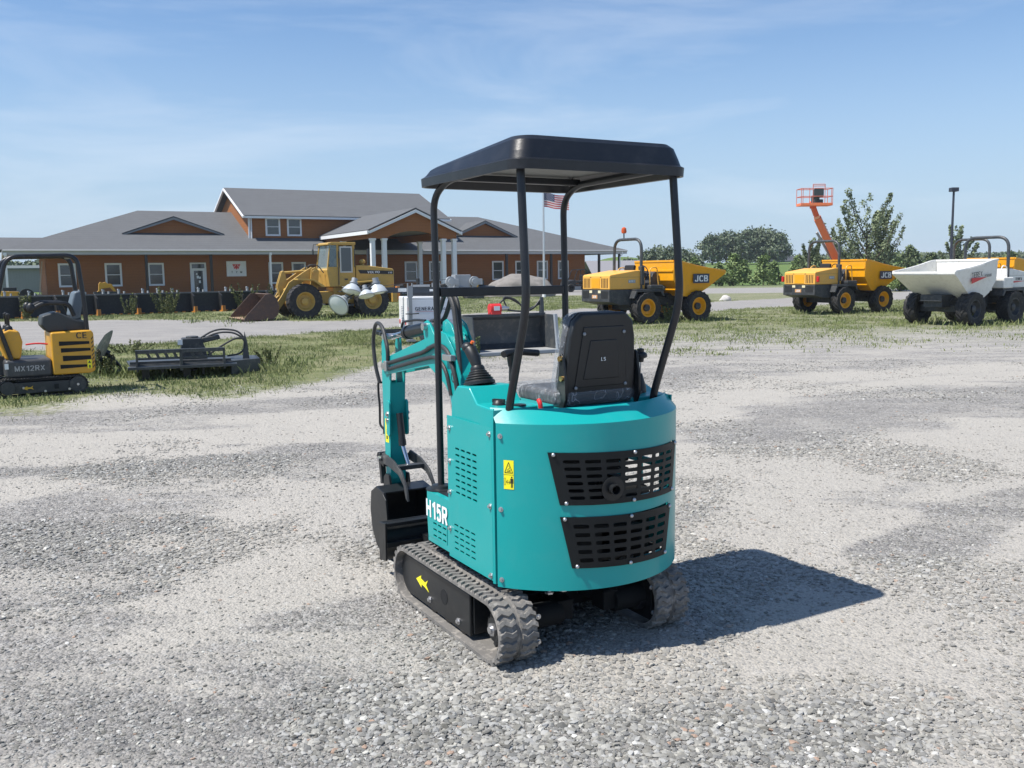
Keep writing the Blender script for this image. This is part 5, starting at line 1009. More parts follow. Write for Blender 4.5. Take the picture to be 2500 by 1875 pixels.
# windows
def window(u, z0, z1, w=1.12, y=0.):
    q = MB(); t = .13
    q.bb(u - w / 2, u - w / 2 + t, y - .07, y + .02, z0, z1); q.bb(u + w / 2 - t, u + w / 2, y - .07, y + .02, z0, z1); q.bb(u - w / 2 + t, u + w / 2 - t, y - .07, y + .02, z0, z0 + t); q.bb(u - w / 2 + t, u + w / 2 - t, y - .07, y + .02, z1 - t, z1)
    q.bb(u - w / 2 + t, u + w / 2 - t, y - .05, y + .02, (z0 + z1) / 2 - .025, (z0 + z1) / 2 + .025); o = q.build('window', TRIM, B)
    q = MB(); q.bb(u - w / 2 + t, u + w / 2 - t, y - .02, y - .015, z0 + t, z1 - t); q.build('pane', GLASS, o); return o
for u in (-8.6, -5.6, -2.72, 6.05, 7.85, 17.3, 19.5, 25.45, 27.75, 29.95, 32.15): window(u, .96, 2.62)
for u in (5.95, 7.62): window(u, 4.62, 6.02, 1.14)
m = MB(); u = .25; t = .12
m.bb(u - .58, u - .46, -.07, .02, .3, 2.62); m.bb(u + .46, u + .58, -.07, .02, .3, 2.62); m.bb(u - .46, u + .46, -.07, .02, 2.52, 2.62); m.bb(u - .46, u + .46, -.06, .02, 2.12, 2.2); m.bb(u - .46, u - .32, -.05, .02, .3, 2.12); m.bb(u + .32, u + .46, -.05, .02, .3, 2.12); m.bb(u - .32, u + .32, -.05, .02, .3, .45); m.bb(u - .32, u + .32, -.05, .02, 2.02, 2.12)
d_ = m.build('door', TRIM, B); m = MB(); m.bb(u - .32, u + .32, -.02, -.015, .45, 2.02); m.bb(u - .46, u + .46, -.02, -.015, 2.2, 2.52); m.build('pane', GLASS, d_)
m = MB()
for x, z, w_, h_ in ((-.05, 1.55, .16, .2), (.1, 1.5, .12, .16), (.08, 1.2, .14, .2), (-.12, 1.78, .1, .12)): m.bb(u + x - w_ / 2, u + x + w_ / 2, -.024, -.021, z - h_ / 2, z + h_ / 2)
m.build('paper_notice', WHTD, d_)
sg = thing('wall_sign', 'white sign with a red emblem over the letters T Y M on the brown wall', 'sign'); sg.matrix_world = Matrix.Translation((-23.5, 70, 0)) @ Matrix.Rotation(R_(28.5), 4, 'Z') @ Matrix.Translation((3.05, -.03, 2.14))
m = MB(); m.bb(-.73, .73, -.04, .03, -.57, .57); m.build('sign_board', WHTP, sg)
m = MB(); m.prism([(-.28, .34), (.28, .34), (.30, .30), (.24, .24), (.18, .02), (.10, -.02), (.08, .10), (.04, -.05), (-.04, -.05), (-.08, .10), (-.10, -.02), (-.18, .02), (-.24, .24), (-.30, .30)], 'y', -.05, -.042); em = m.build('emblem', REDP, sg)
m = MB(); m.box((-.12, -.052, .2), (.03, .004, .2), (0, .5, 0)); m.box((.12, -.052, .2), (.03, .004, .2), (0, -.5, 0)); m.build('emblem_gap', WHTP, em)
for k, ch in enumerate('TYM'): text(ch, .22, CHAR, sg, (-.34 + .34 * k, -.048, -.25), (1, 0, 0), (0, 0, 1), bold=.004, ext=.004)
# open shelter roof behind the left end, boards, far shed
sh = thing('shelter_roof', 'low grey shingle roof of an open shelter behind the left end of the building', 'shelter'); sh.matrix_world = Matrix.Translation((-23.5, 70, 0)) @ Matrix.Rotation(R_(28.5), 4, 'Z')
gable(-34, -4, 13.5, 21, 3.9, 5.0, 'roof', sh)
for u in (-30, -24, -18): m = MB(); m.bb(u - .09, u + .09, 20, 20.2, 0, 4.05); m.build('post', DKSTEEL, sh)
m = MB()
for k in range(7): m.box((-.52 + k * .17, .0, 1.25 - .05 * (k % 3)), (.13, .05, 2.5 - .1 * (k % 3)), (.12, .02 * (k % 2), 0))
o = m.build('leaning_boards', mat('raw_timber', (.40, .34, .26), .8, var=.2), None); o.matrix_world = Matrix.Translation((-23.5, 70, 0)) @ Matrix.Rotation(R_(28.5), 4, 'Z') @ Matrix.Translation((-10.25, .9, .28)) @ Matrix.Rotation(R_(90), 4, 'Z'); tag(o, 'pale timber boards leaning on the left end wall of the brown building', 'boards')
o = thing('metal_shed', 'grey metal clad shed far behind the left porch corner', 'shed', (-58, 106, 0), 20)
m = MB(); m.bb(-9, 9, 0, 8, 0, 2.6); m.build('wall', SHEDM, o); m = MB(); m.prism([(-.3, 2.6), (8.3, 2.6), (8.3, 2.75), (4, 3.1), (-.3, 2.75)], 'x', -9.2, 9.2); m.build('roof', mat('shed_roof', (.12, .14, .13), .6), o)
o = thing('low_shed', 'low building with a pale grey roof seen between the right porch posts', 'shed', (13.6, 112, 0), 12)
m = MB(); m.bb(-3.6, 3.6, 0, 6, 0, 1.0); m.build('wall', SHEDM, o); m = MB(); m.add([(-4, -.4, .9), (4.4, -.4, .9), (3.2, 3, 2.85), (-4, 3, 2.85), (-4, 6.4, .9), (4.4, 6.4, .9)], [(0, 1, 2, 3), (3, 2, 5, 4), (1, 5, 2)]); m.build('roof', mat('lilac_roof', (.24, .235, .25), .8), o, solid=.06, smooth=0)
o = thing('farm_house', 'small dark roofed house on the far hill beyond the bushes', 'house', (68.5, 232, 2.6), 15)
m = MB(); m.bb(-2.4, 2.4, 0, 4, 0, 1.0); m.build('wall', mat('house_wall', (.35, .36, .37), .8), o); m = MB(); m.prism([(-.4, .95), (4.4, .95), (2, 2.1)], 'x', -2.7, 2.7); m.build('roof', mat('house_roof', (.06, .065, .075), .8), o)

# ================================================================ flag, poles, stones
o = thing('flagpole', 'slim silver flagpole beside the boulder', 'flagpole', (2.13, 60.2, 0))
m = MB(); m.tube([(0, 0, 0), (0, 0, 6.85)], lambda t: .085 - .03 * t, 12); m.build('pole', ALU, o); m = MB(); m.sphere((0, 0, 6.92), .07); m.build('finial', ALU, o); m = MB(); m.cyl((0, 0, 0), (0, 0, .25), .12); m.build('base', WHTP, o)
FS = [mat('flag_red', (.42, .03, .05), .8), mat('flag_white', (.62, .60, .60), .8), mat('flag_blue', (.02, .035, .11), .8)]
m = MB(); L_, H_ = 1.62, .92; nx, nz = 36, 13
def fp(i, j):
    t = i / nx; x = t * L_; z = 6.62 - (nz - j) / nz * H_ - .22 * t ** 1.3 + .08 * (j / nz) * -t
    return (.05 + x * .97, .09 * math.sin(t * 9 + j * .15) * (.3 + t), z + .035 * math.sin(t * 8 + 1))
for i in range(nx):
    for j in range(nz):
        m.k = 2 if (i < nx * .4 and j >= 6) else (0 if j % 2 == 0 else 1); m.add([fp(i, j), fp(i + 1, j), fp(i + 1, j + 1), fp(i, j + 1)], [(0, 1, 2, 3)])
m.k = 1
for a in range(9):
    for b in range(11):
        if (a + b) % 2 == 0:
            i, j = 1 + b * 1.22, 6.6 + a * .76; p = Vector(fp(i, j))
            for off in (-.012, .012): m.add([p + Vector((dx, off, dz)) for dx, dz in ((-.022, 0), (0, -.022), (.022, 0), (0, .022))], [(0, 1, 2, 3)])
f_ = m.build('flag', FS, None, smooth=60, fixn=False); f_.location = (2.13, 60.2, 0); tag(f_, 'stars and stripes flag flying from the slim silver pole', 'flag')
o = thing('light_pole', 'tall dark light pole rising behind the white dumper', 'light pole', (30.4, 65, 0))
m = MB(); m.tube([(0, 0, 0), (0, 0, 6.9)], lambda t: .10 - .03 * t, 10); m.build('pole', mat('pole_navy', (.03, .035, .05), .5), o); m = MB(); m.bb(-.25, .25, -.25, .25, 6.75, 7.02); m.build('lamp_head', mat('pole_navy', (.03, .035, .05), .5), o, bevel=.03)
def boulder(name, loc, sx, sy, sz, seed, mt, lab, cat):
    bm = bmesh.new(); bmesh.ops.create_icosphere(bm, subdivisions=5, radius=1); from mathutils import noise
    for v in bm.verts:
        p = v.co.copy(); d = noise.fractal(p * 1.1 + Vector((seed, 0, 0)), 1, 2, 5) * .16 + noise.noise(p * .8 + Vector((0, seed, 0))) * .14
        p = p * (1 + d); p.z = max(p.z, -.35); q = abs(p.x); v.co = Vector((p.x * sx * (1 + .12 * p.z * -1), p.y * sy, (p.z + .3) * sz / 1.25))
    me = bpy.data.meshes.new(name); bm.to_mesh(me); bm.free(); me.shade_smooth(); me.materials.append(mt); o = bpy.data.objects.new(name, me); COL.objects.link(o); o.location = loc; tag(o, lab, cat); return o
boulder('boulder', (.62, 63.0, -.05), 2.25, 1.25, 1.55, 3.3, ROCKM, 'big rounded grey granite boulder by the flagpole', 'boulder')
boulder('small_rock', (11.3, 49.4, -.02), .28, .2, .30, 8.1, mat('pale_rock', (.50, .48, .45), .9, var=.25, bump=.5, bscale=12), 'small pale rock on the verge by the right hand track', 'rock')

# ================================================================ snow pushers in a row before the porch
PX0, PD, PN = Vector((-20.9, 36.9, 0)), Vector((.772, .636, 0)), Vector((.636, -.772, 0))
ang = math.degrees(math.atan2(PD.y, PD.x)); s_ = 0
PUSH = [(1.5, 'black snow pusher at the far left of the row'), (1.25, 'black snow pusher second from the left, behind the yellow excavator roll frame'), (1.55, 'black snow pusher behind the seat of the yellow excavator'), (1.62, 'black snow pusher right of the yellow excavator roll frame'), (2.45, 'widest black snow pusher, middle of the row with tall weeds before it'), (1.25, 'black snow pusher right of the weed clump, below the white door'), (1.0, 'narrow black snow pusher right of the white door'), (1.22, 'black snow pusher next to the last one, below the white sign'), (1.5, 'last black snow pusher, half hidden by the rusty loader bucket')]
for wd, lab in PUSH:
    c = PX0 + PD * (s_ + wd / 2); s_ += wd + .05; P = thing('snow_pusher', lab, 'snow pusher', tuple(c), ang, 'snow pushers standing in a row'); h = wd / 2
    m = MB(); m.prism([(.45, .0), (.52, .04), (.60, .30), (.58, .80), (.50, .86), (.50, .30), (.40, .05)], 'x', -h + .02, h - .02); m.build('moldboard', mat('pusher_black', (.012, .013, .014), .6, dirt=(.08, .08, .07), dirt_amt=.3), P)
    m = MB(); m.bb(-h, h, .44, .66, .86, .92); m.build('top_beam', mat('beam_grey', (.11, .115, .12), .5, dirt=DUST, dirt_amt=.4), P)
    for sx in (-1, 1): m = MB(); m.prism([(-.02, .05), (.12, .74), (.5, .9), (.58, .05)], 'x', sx * h - .015, sx * h + .015); m.build('end_plate', MATS['pusher_black'], P); m = MB(); m.prism([(-.10, .0), (-.06, .28), (.03, .28), (.10, .06), (.4, .05), (.42, .0)], 'x', sx * h - .045, sx * h + .045); m.build('skid_shoe', ORNS, P)
    m = MB()
    for k in range(int(wd / .36)): m.bb(-h + .2 + k * .36, -h + .34 + k * .36, .36, .46, -.005, .07)
    m.each('edge_shoe', ORNS, P); m = MB()
    for k in range(max(1, int(wd / .7))): x = -h + .35 + k * .65; m.mark(); m.bb(x - .03, x + .03, .46, .62, .92, 1.08); m.box((x, .54, 1.08), (.10, .10, .06), (0, .4, 0)); m.bb(x + .2, x + .25, .46, .6, .92, 1.02)
    m.each('coupler_lug', GREYST, P)
o = thing('coupler_frame', 'yellow coupler frame standing behind the snow pushers before a window', 'coupler', (-19.25, 44.6, .52), 30); o.scale = (.52,) * 3
m = MB(); m.prism([(-.75, .8), (-.6, .95), (-.55, 1.55), (-.42, 1.72), (-.25, 1.62), (.05, 1.72), (.2, 1.55), (.55, 1.5), (.9, .85), (.7, .8), (.4, 1.2), (.0, 1.15), (-.4, 1.1), (-.5, .8)], 'y', -.1, .1); m.build('frame', MYEL, o, bevel=.02); m = MB(); m.bb(-1.0, 1.0, -.2, .4, 0, .82); m.build('pallet_stand', CHAR, o)
o = thing('compactor', 'small yellow hopper machine by the left porch corner', 'machine', (-25.6, 48, .12), 25); o.scale = (.75,) * 3
m = MB(); m.prism([(-.55, .9), (-.35, .45), (.35, .45), (.55, 1.1), (-.5, 1.15)], 'y', -.35, .35); m.build('hopper', MYEL, o, bevel=.02); m = MB(); m.bb(-.4, .4, -.3, .3, 1.16, 1.4); m.bb(-.45, -.3, -.3, .3, 0, .45); m.bb(.3, .45, -.3, .3, 0, .45); m.build('engine', BLACKP, o, bevel=.03)
o = thing('cable_reel', 'round black hose reel on a stand beside the yellow hopper', 'reel', (-24.75, 48, .12), 30); o.scale = (.72,) * 3
m = MB(); m.cyl((0, -.15, .85), (0, .15, .85), .5, n=28); m.build('reel_disc', RUBD, o); m = MB(); m.bb(-.5, .5, -.25, .25, .1, .3); m.bb(.5, .62, -.2, .2, .1, 1.0); m.build('stand', CHAR, o)

# machines in the shade of the portico
def utv(label, loc, rz, k):
    U = thing('utility_vehicle', label, 'utility vehicle', loc, rz, 'black utility vehicles by the portico')
    q = MB(); q.prism([(-1.3, .5), (-1.3, .95), (-.4, .95), (-.35, .6), (.45, .6), (.5, .98), (1.2, .85), (1.35, .5)], 'x', -.65, .65); q.build('body', BLKD, U, bevel=.04)
    q = MB(); q.box((0, -.2, .8), (1.1, .5, .2)); q.box((0, -.42, 1.1), (1.1, .14, .5)); q.build('seat', VINYL, U, bevel=.05)
    if k:
        for sx in (-1, 1): q = MB(); q.tube([(sx * .6, .6, .95), (sx * .58, .3, 1.75), (sx * .58, -.5, 1.78), (sx * .6, -.55, .9)], .035, 8, fil=.15); q.build('roll_cage', BLACKM, U)
    for sx in (-1, 1):
        for y in (-.9, .9): q = MB(); q.lathe([(.18, -.1), (.30, -.12), (.33, -.07), (.33, .07), (.30, .12), (.18, .1), (0, .02)], (sx * .62, y, .33), (1, 0, 0), 20); q.build('wheel', TYRE, U)
utv('black utility vehicle behind the rear end of the yellow wheel loader', (-6.1, 57.5, 0), 100, 0)
utv('black utility vehicle under the portico beside the front pillars', (-3.6, 60.5, 0), 80, 0)
utv('black utility vehicle parked beyond the boulder before the right wing', (5.4, 75.5, 0), 110, 1)
o = thing('pallet_box', 'small yellow machine box between the portico pillar and the boulder', 'machine', (-2.3, 59.0, 0), 20); m = MB(); m.bb(-.5, .5, -.3, .3, .25, 1.0); m.build('housing', MYEL, o, bevel=.04); m = MB(); m.bb(.35, .55, -.32, .32, .2, 1.15); m.bb(-.55, .55, -.32, .32, 0, .25); m.build('frame', CHAR, o)
# ================================================================ ground, hills, gravel, grass
def ss(a, b, x): t = np.clip((x - a) / (b - a), 0, 1); return t * t * (3 - 2 * t)
_G = [RNG.random((64, 64)) for _ in range(6)]
def vnoise(x, y, k):
    g = _G[k]; xi = np.floor(x).astype(int); yi = np.floor(y).astype(int); fx = x - xi; fy = y - yi; fx = fx * fx * (3 - 2 * fx); fy = fy * fy * (3 - 2 * fy)
    a = g[xi % 64, yi % 64]; b = g[(xi + 1) % 64, yi % 64]; c = g[xi % 64, (yi + 1) % 64]; d = g[(xi + 1) % 64, (yi + 1) % 64]
    return (a * (1 - fx) + b * fx) * (1 - fy) + (c * (1 - fx) + d * fx) * fy
def fbm(x, y, s, k=0, o=4):
    r = 0; a = .5; t = 0
    for i in range(o): r = r + a * vnoise(x * s * 2 ** i + 17.3 * i, y * s * 2 ** i + 9.1 * i, (k + i) % 6); t += a; a *= .5
    return r / t
def I(x, xs, ys): return np.interp(x, xs, ys)
def front(x): return I(x, [-40, -12, -8, -6.2, -3.7, -2.45, -1.2, 0, 3.4, 6, 10.3, 16, 30, 60], [9.5, 9.5, 10, 11.2, 12.8, 15.2, 16.6, 17.2, 17.6, 18, 18.8, 20, 22, 26])
def rlow(x): return I(x, [-60, -12, -8, -4, 0, 7, 14, 25, 60], [19.5, 21, 24, 28.5, 32, 37, 43, 52, 75])
def rup(x): return I(x, [-60, -13, -8.5, -6, -4, 0, 10, 16, 25, 60], [34, 35.5, 33.5, 33.0, 35, 38.5, 47.5, 53, 62, 90])
def height(x, y):
    z = .018 * (fbm(x, y, .35, 1) - .5) * 2 + .010 * (fbm(x, y, 1.6, 2) - .5) * 2
    z = z * (1 - ss(16, 40, y) * .6)
    far = 3.2 * ss(105, 230, y) * ss(4, 30, x) + 3.0 * np.exp(-(((x - 19) / 9) ** 2 + ((y - 172) / 22) ** 2)) + 3. * ss(300, 800, y)
    return z + far
def zones(x, y):
    n = fbm(x, y, .55, 3); n2 = fbm(x, y, 2.2, 4)
    f, a, b = front(x) + (n - .5) * 3.0, rlow(x) + (n2 - .5) * 2.0, rup(x) + (n2 - .5) * 2.0
    g = ss(-.6, 1.6, y - f) * (1 - ss(-.8, .6, y - a)) + ss(-.6, .8, y - b) * (1 - ss(64, 67, y) * (1 - ss(81, 84, y)) * ss(-4, 1, x))
    # sparse, gravelly strip beside the near edge of the right-hand field and under the bucket
    sparse = ss(2, 9, y - f) * .40 + .42
    g = g * np.where(x > -2.5, sparse, 1.0)
    road = ss(-.8, .6, y - a) * (1 - ss(-.6, .8, y - b)) + ss(64, 67, y) * (1 - ss(81, 84, y)) * ss(-4, 1, x)
    def band(pts, wd):
        d = np.full(np.shape(x), 1e9)
        for (x0, y0), (x1, y1) in zip(pts[:-1], pts[1:]):
            t = np.clip(((x - x0) * (x1 - x0) + (y - y0) * (y1 - y0)) / ((x1 - x0) ** 2 + (y1 - y0) ** 2), 0, 1)
            d = np.minimum(d, np.hypot(x - x0 - t * (x1 - x0), y - y0 - t * (y1 - y0)))
        return 1 - ss(wd * .35, wd * 1.15, d + (n - .5) * wd * .9)
    s = np.maximum.reduce([band([(-12, 9.1), (-5, 9.3), (-1.5, 9.8), (.8, 10.6)], .55), band([(-3, 10.6), (-1.0, 11.0), (.5, 11.2), (2.3, 11.8), (4.2, 13.8), (8.5, 15.6), (16, 18)], .62) * .9, band([(.7, 6.4), (1.6, 7.6), (1.8, 8.8), (2.3, 11.4)], .6) * .8, band([(3.0, 12.0), (6, 13.6), (12, 15.6)], .5) * .7])
    s = np.maximum(s, ss(.44, .58, fbm(x + 3, y, .6, 0, 5)) * .9 * (1 - ss(11, 15, y)))
    dk = np.maximum.reduce([band([(-8, 10.7), (-5, 11.0), (-2.5, 11.9), (0, 13.4), (3, 15.3)], .75), band([(2.4, 9.2), (4.5, 10.9), (9, 13.2), (14, 15)], 1.0), band([(-7, 7.7), (-3.2, 7.9), (-1.8, 8.6)], .45), band([(-2.2, 3.5), (-.8, 3.15), (.4, 3.0), (1.2, 3.1)], .32), band([(2.2, 5.2), (3.4, 6.4), (5.5, 7.6)], .35), band([(-3.4, 6.0), (-2.2, 6.1)], .3)])
    return np.clip(g, 0, 1), np.clip(s * (1 - .8 * dk) - dk * (.25 + .6 * n2), -1, 1), np.clip(road, 0, 1)
def axis(segs):
    out = [np.linspace(a, b, n, endpoint=False) for a, b, n in segs]; return np.concatenate(out + [[segs[-1][1]]])
xs = axis([(-900, -120, 16), (-120, -40, 24), (-40, -12, 60), (-12, -4.5, 80), (-4.5, 4.5, 200), (4.5, 14, 90), (14, 50, 80), (50, 120, 30), (120, 900, 16)])
ys = axis([(-30, 1.5, 12), (1.5, 9, 170), (9, 20, 110), (20, 70, 150), (70, 260, 90), (260, 1200, 20)])
X, Y = np.meshgrid(xs, ys); Z = height(X, Y); Gm, Sm, Rm = zones(X, Y)
nx, ny = len(xs), len(ys)
def np_mesh(name, V, F, m, col=None, smooth=False):
    me = bpy.data.meshes.new(name); nv, nf, k = len(V), len(F), F.shape[1]
    me.vertices.add(nv); me.vertices.foreach_set('co', V.astype(np.float32).ravel()); me.loops.add(nf * k); me.loops.foreach_set('vertex_index', F.astype(np.int32).ravel())
    me.polygons.add(nf); me.polygons.foreach_set('loop_start', np.arange(0, nf * k, k, dtype=np.int32)); me.polygons.foreach_set('loop_total', np.full(nf, k, np.int32))
    me.update(calc_edges=True); me.validate()
    if col is not None:
        a = me.color_attributes.new('col', 'FLOAT_COLOR', 'POINT'); a.data.foreach_set('color', np.concatenate([col, np.ones((nv, 1))], 1).astype(np.float32).ravel())
    me.polygons.foreach_set('use_smooth', np.full(nf, smooth)); me.materials.append(m)
    o = bpy.data.objects.new(name, me); COL.objects.link(o); return o
GM = bpy.data.materials.new('gravel_ground'); GM.use_nodes = True; t = GM.node_tree; n = t.nodes; l = t.links; b = n['Principled BSDF']; b.inputs['Roughness'].default_value = .95; b.inputs['Specular IOR Level'].default_value = .15
tcg = n.new('ShaderNodeTexCoord'); at = n.new('ShaderNodeVertexColor'); at.layer_name = 'col'; sp = n.new('ShaderNodeSeparateColor'); l.new(at.outputs[0], sp.inputs[0])
def nz(scale, det=6, rough=.6): q = n.new('ShaderNodeTexNoise'); q.inputs['Scale'].default_value = scale; q.inputs['Detail'].default_value = det; q.inputs['Roughness'].default_value = rough; l.new(tcg.outputs['Object'], q.inputs['Vector']); return q.outputs['Fac']
def mixc(f, a, bb, blend='MIX'):
    q = n.new('ShaderNodeMix'); q.data_type = 'RGBA'; q.blend_type = blend
    for s_, v in ((0, f), (6, a), (7, bb)):
        if hasattr(v, 'is_linked'): l.new(v, q.inputs[s_])
        else: q.inputs[s_].default_value = v if s_ == 0 else (*v, 1)
    return q.outputs[2]
def mr(f, a, bb, c=0., d=1.): q = n.new('ShaderNodeMapRange'); q.inputs[1].default_value = a; q.inputs[2].default_value = bb; q.inputs[3].default_value = c; q.inputs[4].default_value = d; l.new(f, q.inputs[0]); return q.outputs[0]
def mth(op, a, bb):
    q = n.new('ShaderNodeMath'); q.operation = op; q.use_clamp = True
    for i, v in enumerate((a, bb)):
        if hasattr(v, 'is_linked'): l.new(v, q.inputs[i])
        else: q.inputs[i].default_value = v
    return q.outputs[0]
def vor(scale, out='Color', rnd=1.): q = n.new('ShaderNodeTexVoronoi'); q.inputs['Scale'].default_value = scale; q.inputs['Randomness'].default_value = rnd; l.new(tcg.outputs['Object'], q.inputs['Vector']); return q
v1, v2, v3 = vor(34), vor(75), vor(160)
def bw(c): q = n.new('ShaderNodeRGBToBW'); l.new(c, q.inputs[0]); return q.outputs[0]
c1, c2 = bw(v1.outputs['Color']), bw(v2.outputs['Color'])
stone = mixc(mr(c2, .2, .8), (.185, .178, .168), (.375, .36, .338))
stone = mixc(mr(c1, .62, .95, 0, .8), stone, (.48, .47, .45)); stone = mixc(mr(c1, .05, .35, .6, 0), stone, (.13, .132, .14))
sandc = mixc(nz(5), (.365, .347, .312), (.455, .43, .386)); sandc = mixc(mr(c2, .60, .95, 0, .65), sandc, (.23, .225, .215)); sandc = mixc(mr(c1, .72, 1, 0, .55), sandc, (.45, .435, .405)); sandc = mixc(mr(bw(v3.outputs['Color']), .6, .95, 0, .5), sandc, (.25, .243, .228))
_mp = n.new('ShaderNodeMapping'); _mp.inputs['Rotation'].default_value = (0, 0, R_(-14)); _mp.inputs['Scale'].default_value = (.55, 1.9, 1); l.new(tcg.outputs['Object'], _mp.inputs[0])
_q = n.new('ShaderNodeTexNoise'); _q.inputs['Scale'].default_value = 1.2; _q.inputs['Detail'].default_value = 9; _q.inputs['Roughness'].default_value = .66; _q.inputs['Distortion'].default_value = .35; l.new(_mp.outputs[0], _q.inputs['Vector']); nzs = _q.outputs['Fac']
sand_ = mr(sp.outputs[1], .5, 1.); dark_ = mr(sp.outputs[1], .5, .0)
patch = mth('MULTIPLY', mth('ADD', mth('MULTIPLY', sand_, 1.1), mth('MULTIPLY', mr(nzs, .40, .57), .60)), mr(dark_, 0, .8, 1, .25)); stone = mixc(mth('MULTIPLY', dark_, .40), stone, (.165, .162, .158))
brk = mth('ADD', mth('MULTIPLY', nz(24, 6, .75), .55), mth('MULTIPLY', nz(5.5, 6, .7), .45)); _d = n.new('ShaderNodeMath'); _d.operation = 'MULTIPLY_ADD'; l.new(brk, _d.inputs[0]); _d.inputs[1].default_value = 2.2; _s = n.new('ShaderNodeMath'); _s.operation = 'SUBTRACT'; l.new(patch, _s.inputs[0]); _s.inputs[1].default_value = 1.1; l.new(_s.outputs[0], _d.inputs[2]); f_s = mr(_d.outputs[0], .12, .72, .04, 1.)
gr = mixc(f_s, stone, sandc)
roadc = mixc(nz(.9, 7), (.22, .214, .21), (.34, .328, .318)); gr = mixc(mth('MULTIPLY', sp.outputs[2], .62), gr, roadc)
gn = nz(2.2, 8, .7); gn2 = nz(11, 6, .7)
grass = mixc(mr(gn, .35, .65), (.125, .155, .062), (.25, .245, .13)); grass = mixc(mr(gn2, .45, .75, 0, .7), grass, (.10, .13, .05)); grass = mixc(mr(nz(.45, 5), .50, .72, 0, .55), grass, (.33, .29, .20))
f_g = mth('MULTIPLY', mr(mth('ADD', mth('MULTIPLY', sp.outputs[0], .62), mth('MULTIPLY', mr(gn2, .3, .7), .5)), .52, .80), mr(sp.outputs[0], .02, .3))
far_g = n.new('ShaderNodeSeparateXYZ'); l.new(tcg.outputs['Object'], far_g.inputs[0]); fg = mr(far_g.outputs[1], 80, 100)
grass = mixc(fg, grass, mixc(nz(.15, 5), (.085, .15, .038), (.14, .19, .06))); f_g = mth('MAXIMUM', f_g, fg)
fin_ = mixc(f_g, gr, grass); l.new(fin_, b.inputs['Base Color'])
hb = n.new('ShaderNodeMath'); hb.operation = 'MULTIPLY_ADD'; hb.inputs[1].default_value = -.9; l.new(v1.outputs['Distance'], hb.inputs[0])
h2 = n.new('ShaderNodeMath'); h2.operation = 'MULTIPLY_ADD'; h2.inputs[1].default_value = -.8; l.new(v2.outputs['Distance'], h2.inputs[0]); l.new(mth('MULTIPLY', nz(40, 8, .75), 1.), h2.inputs[2]); l.new(h2.outputs[0], hb.inputs[2])
bp = n.new('ShaderNodeBump'); bp.inputs['Strength'].default_value = .85; bp.inputs['Distance'].default_value = .016; l.new(mr(f_s, 0, 1, .9, .62), bp.inputs['Strength']); l.new(hb.outputs[0], bp.inputs['Height']); l.new(bp.outputs[0], b.inputs['Normal'])
idx = np.arange(nx * ny).reshape(ny, nx); F = np.stack([idx[:-1, :-1], idx[:-1, 1:], idx[1:, 1:], idx[1:, :-1]], -1).reshape(-1, 4)
g_o = np_mesh('ground', np.stack([X, Y, Z], -1).reshape(-1, 3), F, GM, np.stack([Gm, Sm * .5 + .5, Rm], -1).reshape(-1, 3), True); tag(g_o, kind='structure')

# loose stones
PM = mat('pebble', (1, 1, 1), .9, var=.12, scale=60, attr='col', spec=.2, bump=.2, bscale=200)
def stones(name, n, y0, y1, smin, smax, label, pw=1.7):
    yy = y0 + (y1 - y0) * RNG.random(n * 3) ** 1.25; xx = (RNG.random(n * 3) * 2 - 1) * (.72 * yy + 1.0)
    g, s, r = zones(xx, yy); dk = np.clip(-s, 0, 1); s = np.clip(s, 0, 1); cl = fbm(xx, yy, .9, 5, 4); cl2 = fbm(xx, yy, 3.2, 2, 3)
    p = np.clip(.22 + 1.0 * ss(.40, .68, cl) * (.4 + 1.2 * cl2) - .42 * s + .45 * dk, .16, 1) * (1 - .75 * g)
    k = RNG.random(n * 3) < p; xx, yy = xx[k][:n], yy[k][:n]; n = len(xx)
    bm = bmesh.new(); bmesh.ops.create_icosphere(bm, subdivisions=1, radius=1); bv = np.array([v.co[:] for v in bm.verts]); bf = np.array([[v.index for v in f.verts] for f in bm.faces]); bm.free()
    nv = len(bv); sz = smin + (smax - smin) * RNG.random(n) ** 3.6; sz *= (.8 + .5 * ss(.45, .65, fbm(xx, yy, .9, 5, 4)))
    V = bv[None] * (1 + (RNG.random((n, nv, 1)) - .5) * .55); V = V * np.stack([np.ones(n), .6 + .4 * RNG.random(n), .28 + .28 * RNG.random(n)], -1)[:, None] * sz[:, None, None]
    a = RNG.random(n) * 6.283; b_ = (RNG.random(n) - .5) * .9; ca, sa, cb_, sb = np.cos(a), np.sin(a), np.cos(b_), np.sin(b_)
    x, y, z = V[..., 0], V[..., 1], V[..., 2]; y, z = y * cb_[:, None] - z * sb[:, None], y * sb[:, None] + z * cb_[:, None]
    x, y = x * ca[:, None] - y * sa[:, None], x * sa[:, None] + y * ca[:, None]
    P = np.stack([x + xx[:, None], y + yy[:, None], z + height(xx, yy)[:, None] + sz[:, None] * .12], -1)
    v = .20 + .27 * RNG.random(n) ** 1.2; v *= .84; v[RNG.random(n) < .06] *= 1.5; v[RNG.random(n) < .10] *= .6; tint = RNG.random(n)
    c = np.stack([v * (1 + .03 * tint), v * 1.0, v * (.97 - .08 * tint)], -1); c[RNG.random(n) < .012] = (.36, .26, .2)
    s2 = np.clip(zones(xx, yy)[1], 0, 1); c = c * (1 - .35 * s2[:, None]) + np.array([.38, .36, .325]) * .35 * s2[:, None]
    c = np.repeat(c[:, None], nv, 1); F_ = bf[None] + (np.arange(n) * nv)[:, None, None]
    o = np_mesh(name, P.reshape(-1, 3), F_.reshape(-1, 3), PM, c.reshape(-1, 3)); tag(o, label, 'gravel', kind='stuff'); return o
stones('loose_gravel', 195000, 2.0, 8.5, .0036, .0165, 'loose grey gravel spread over the near yard')
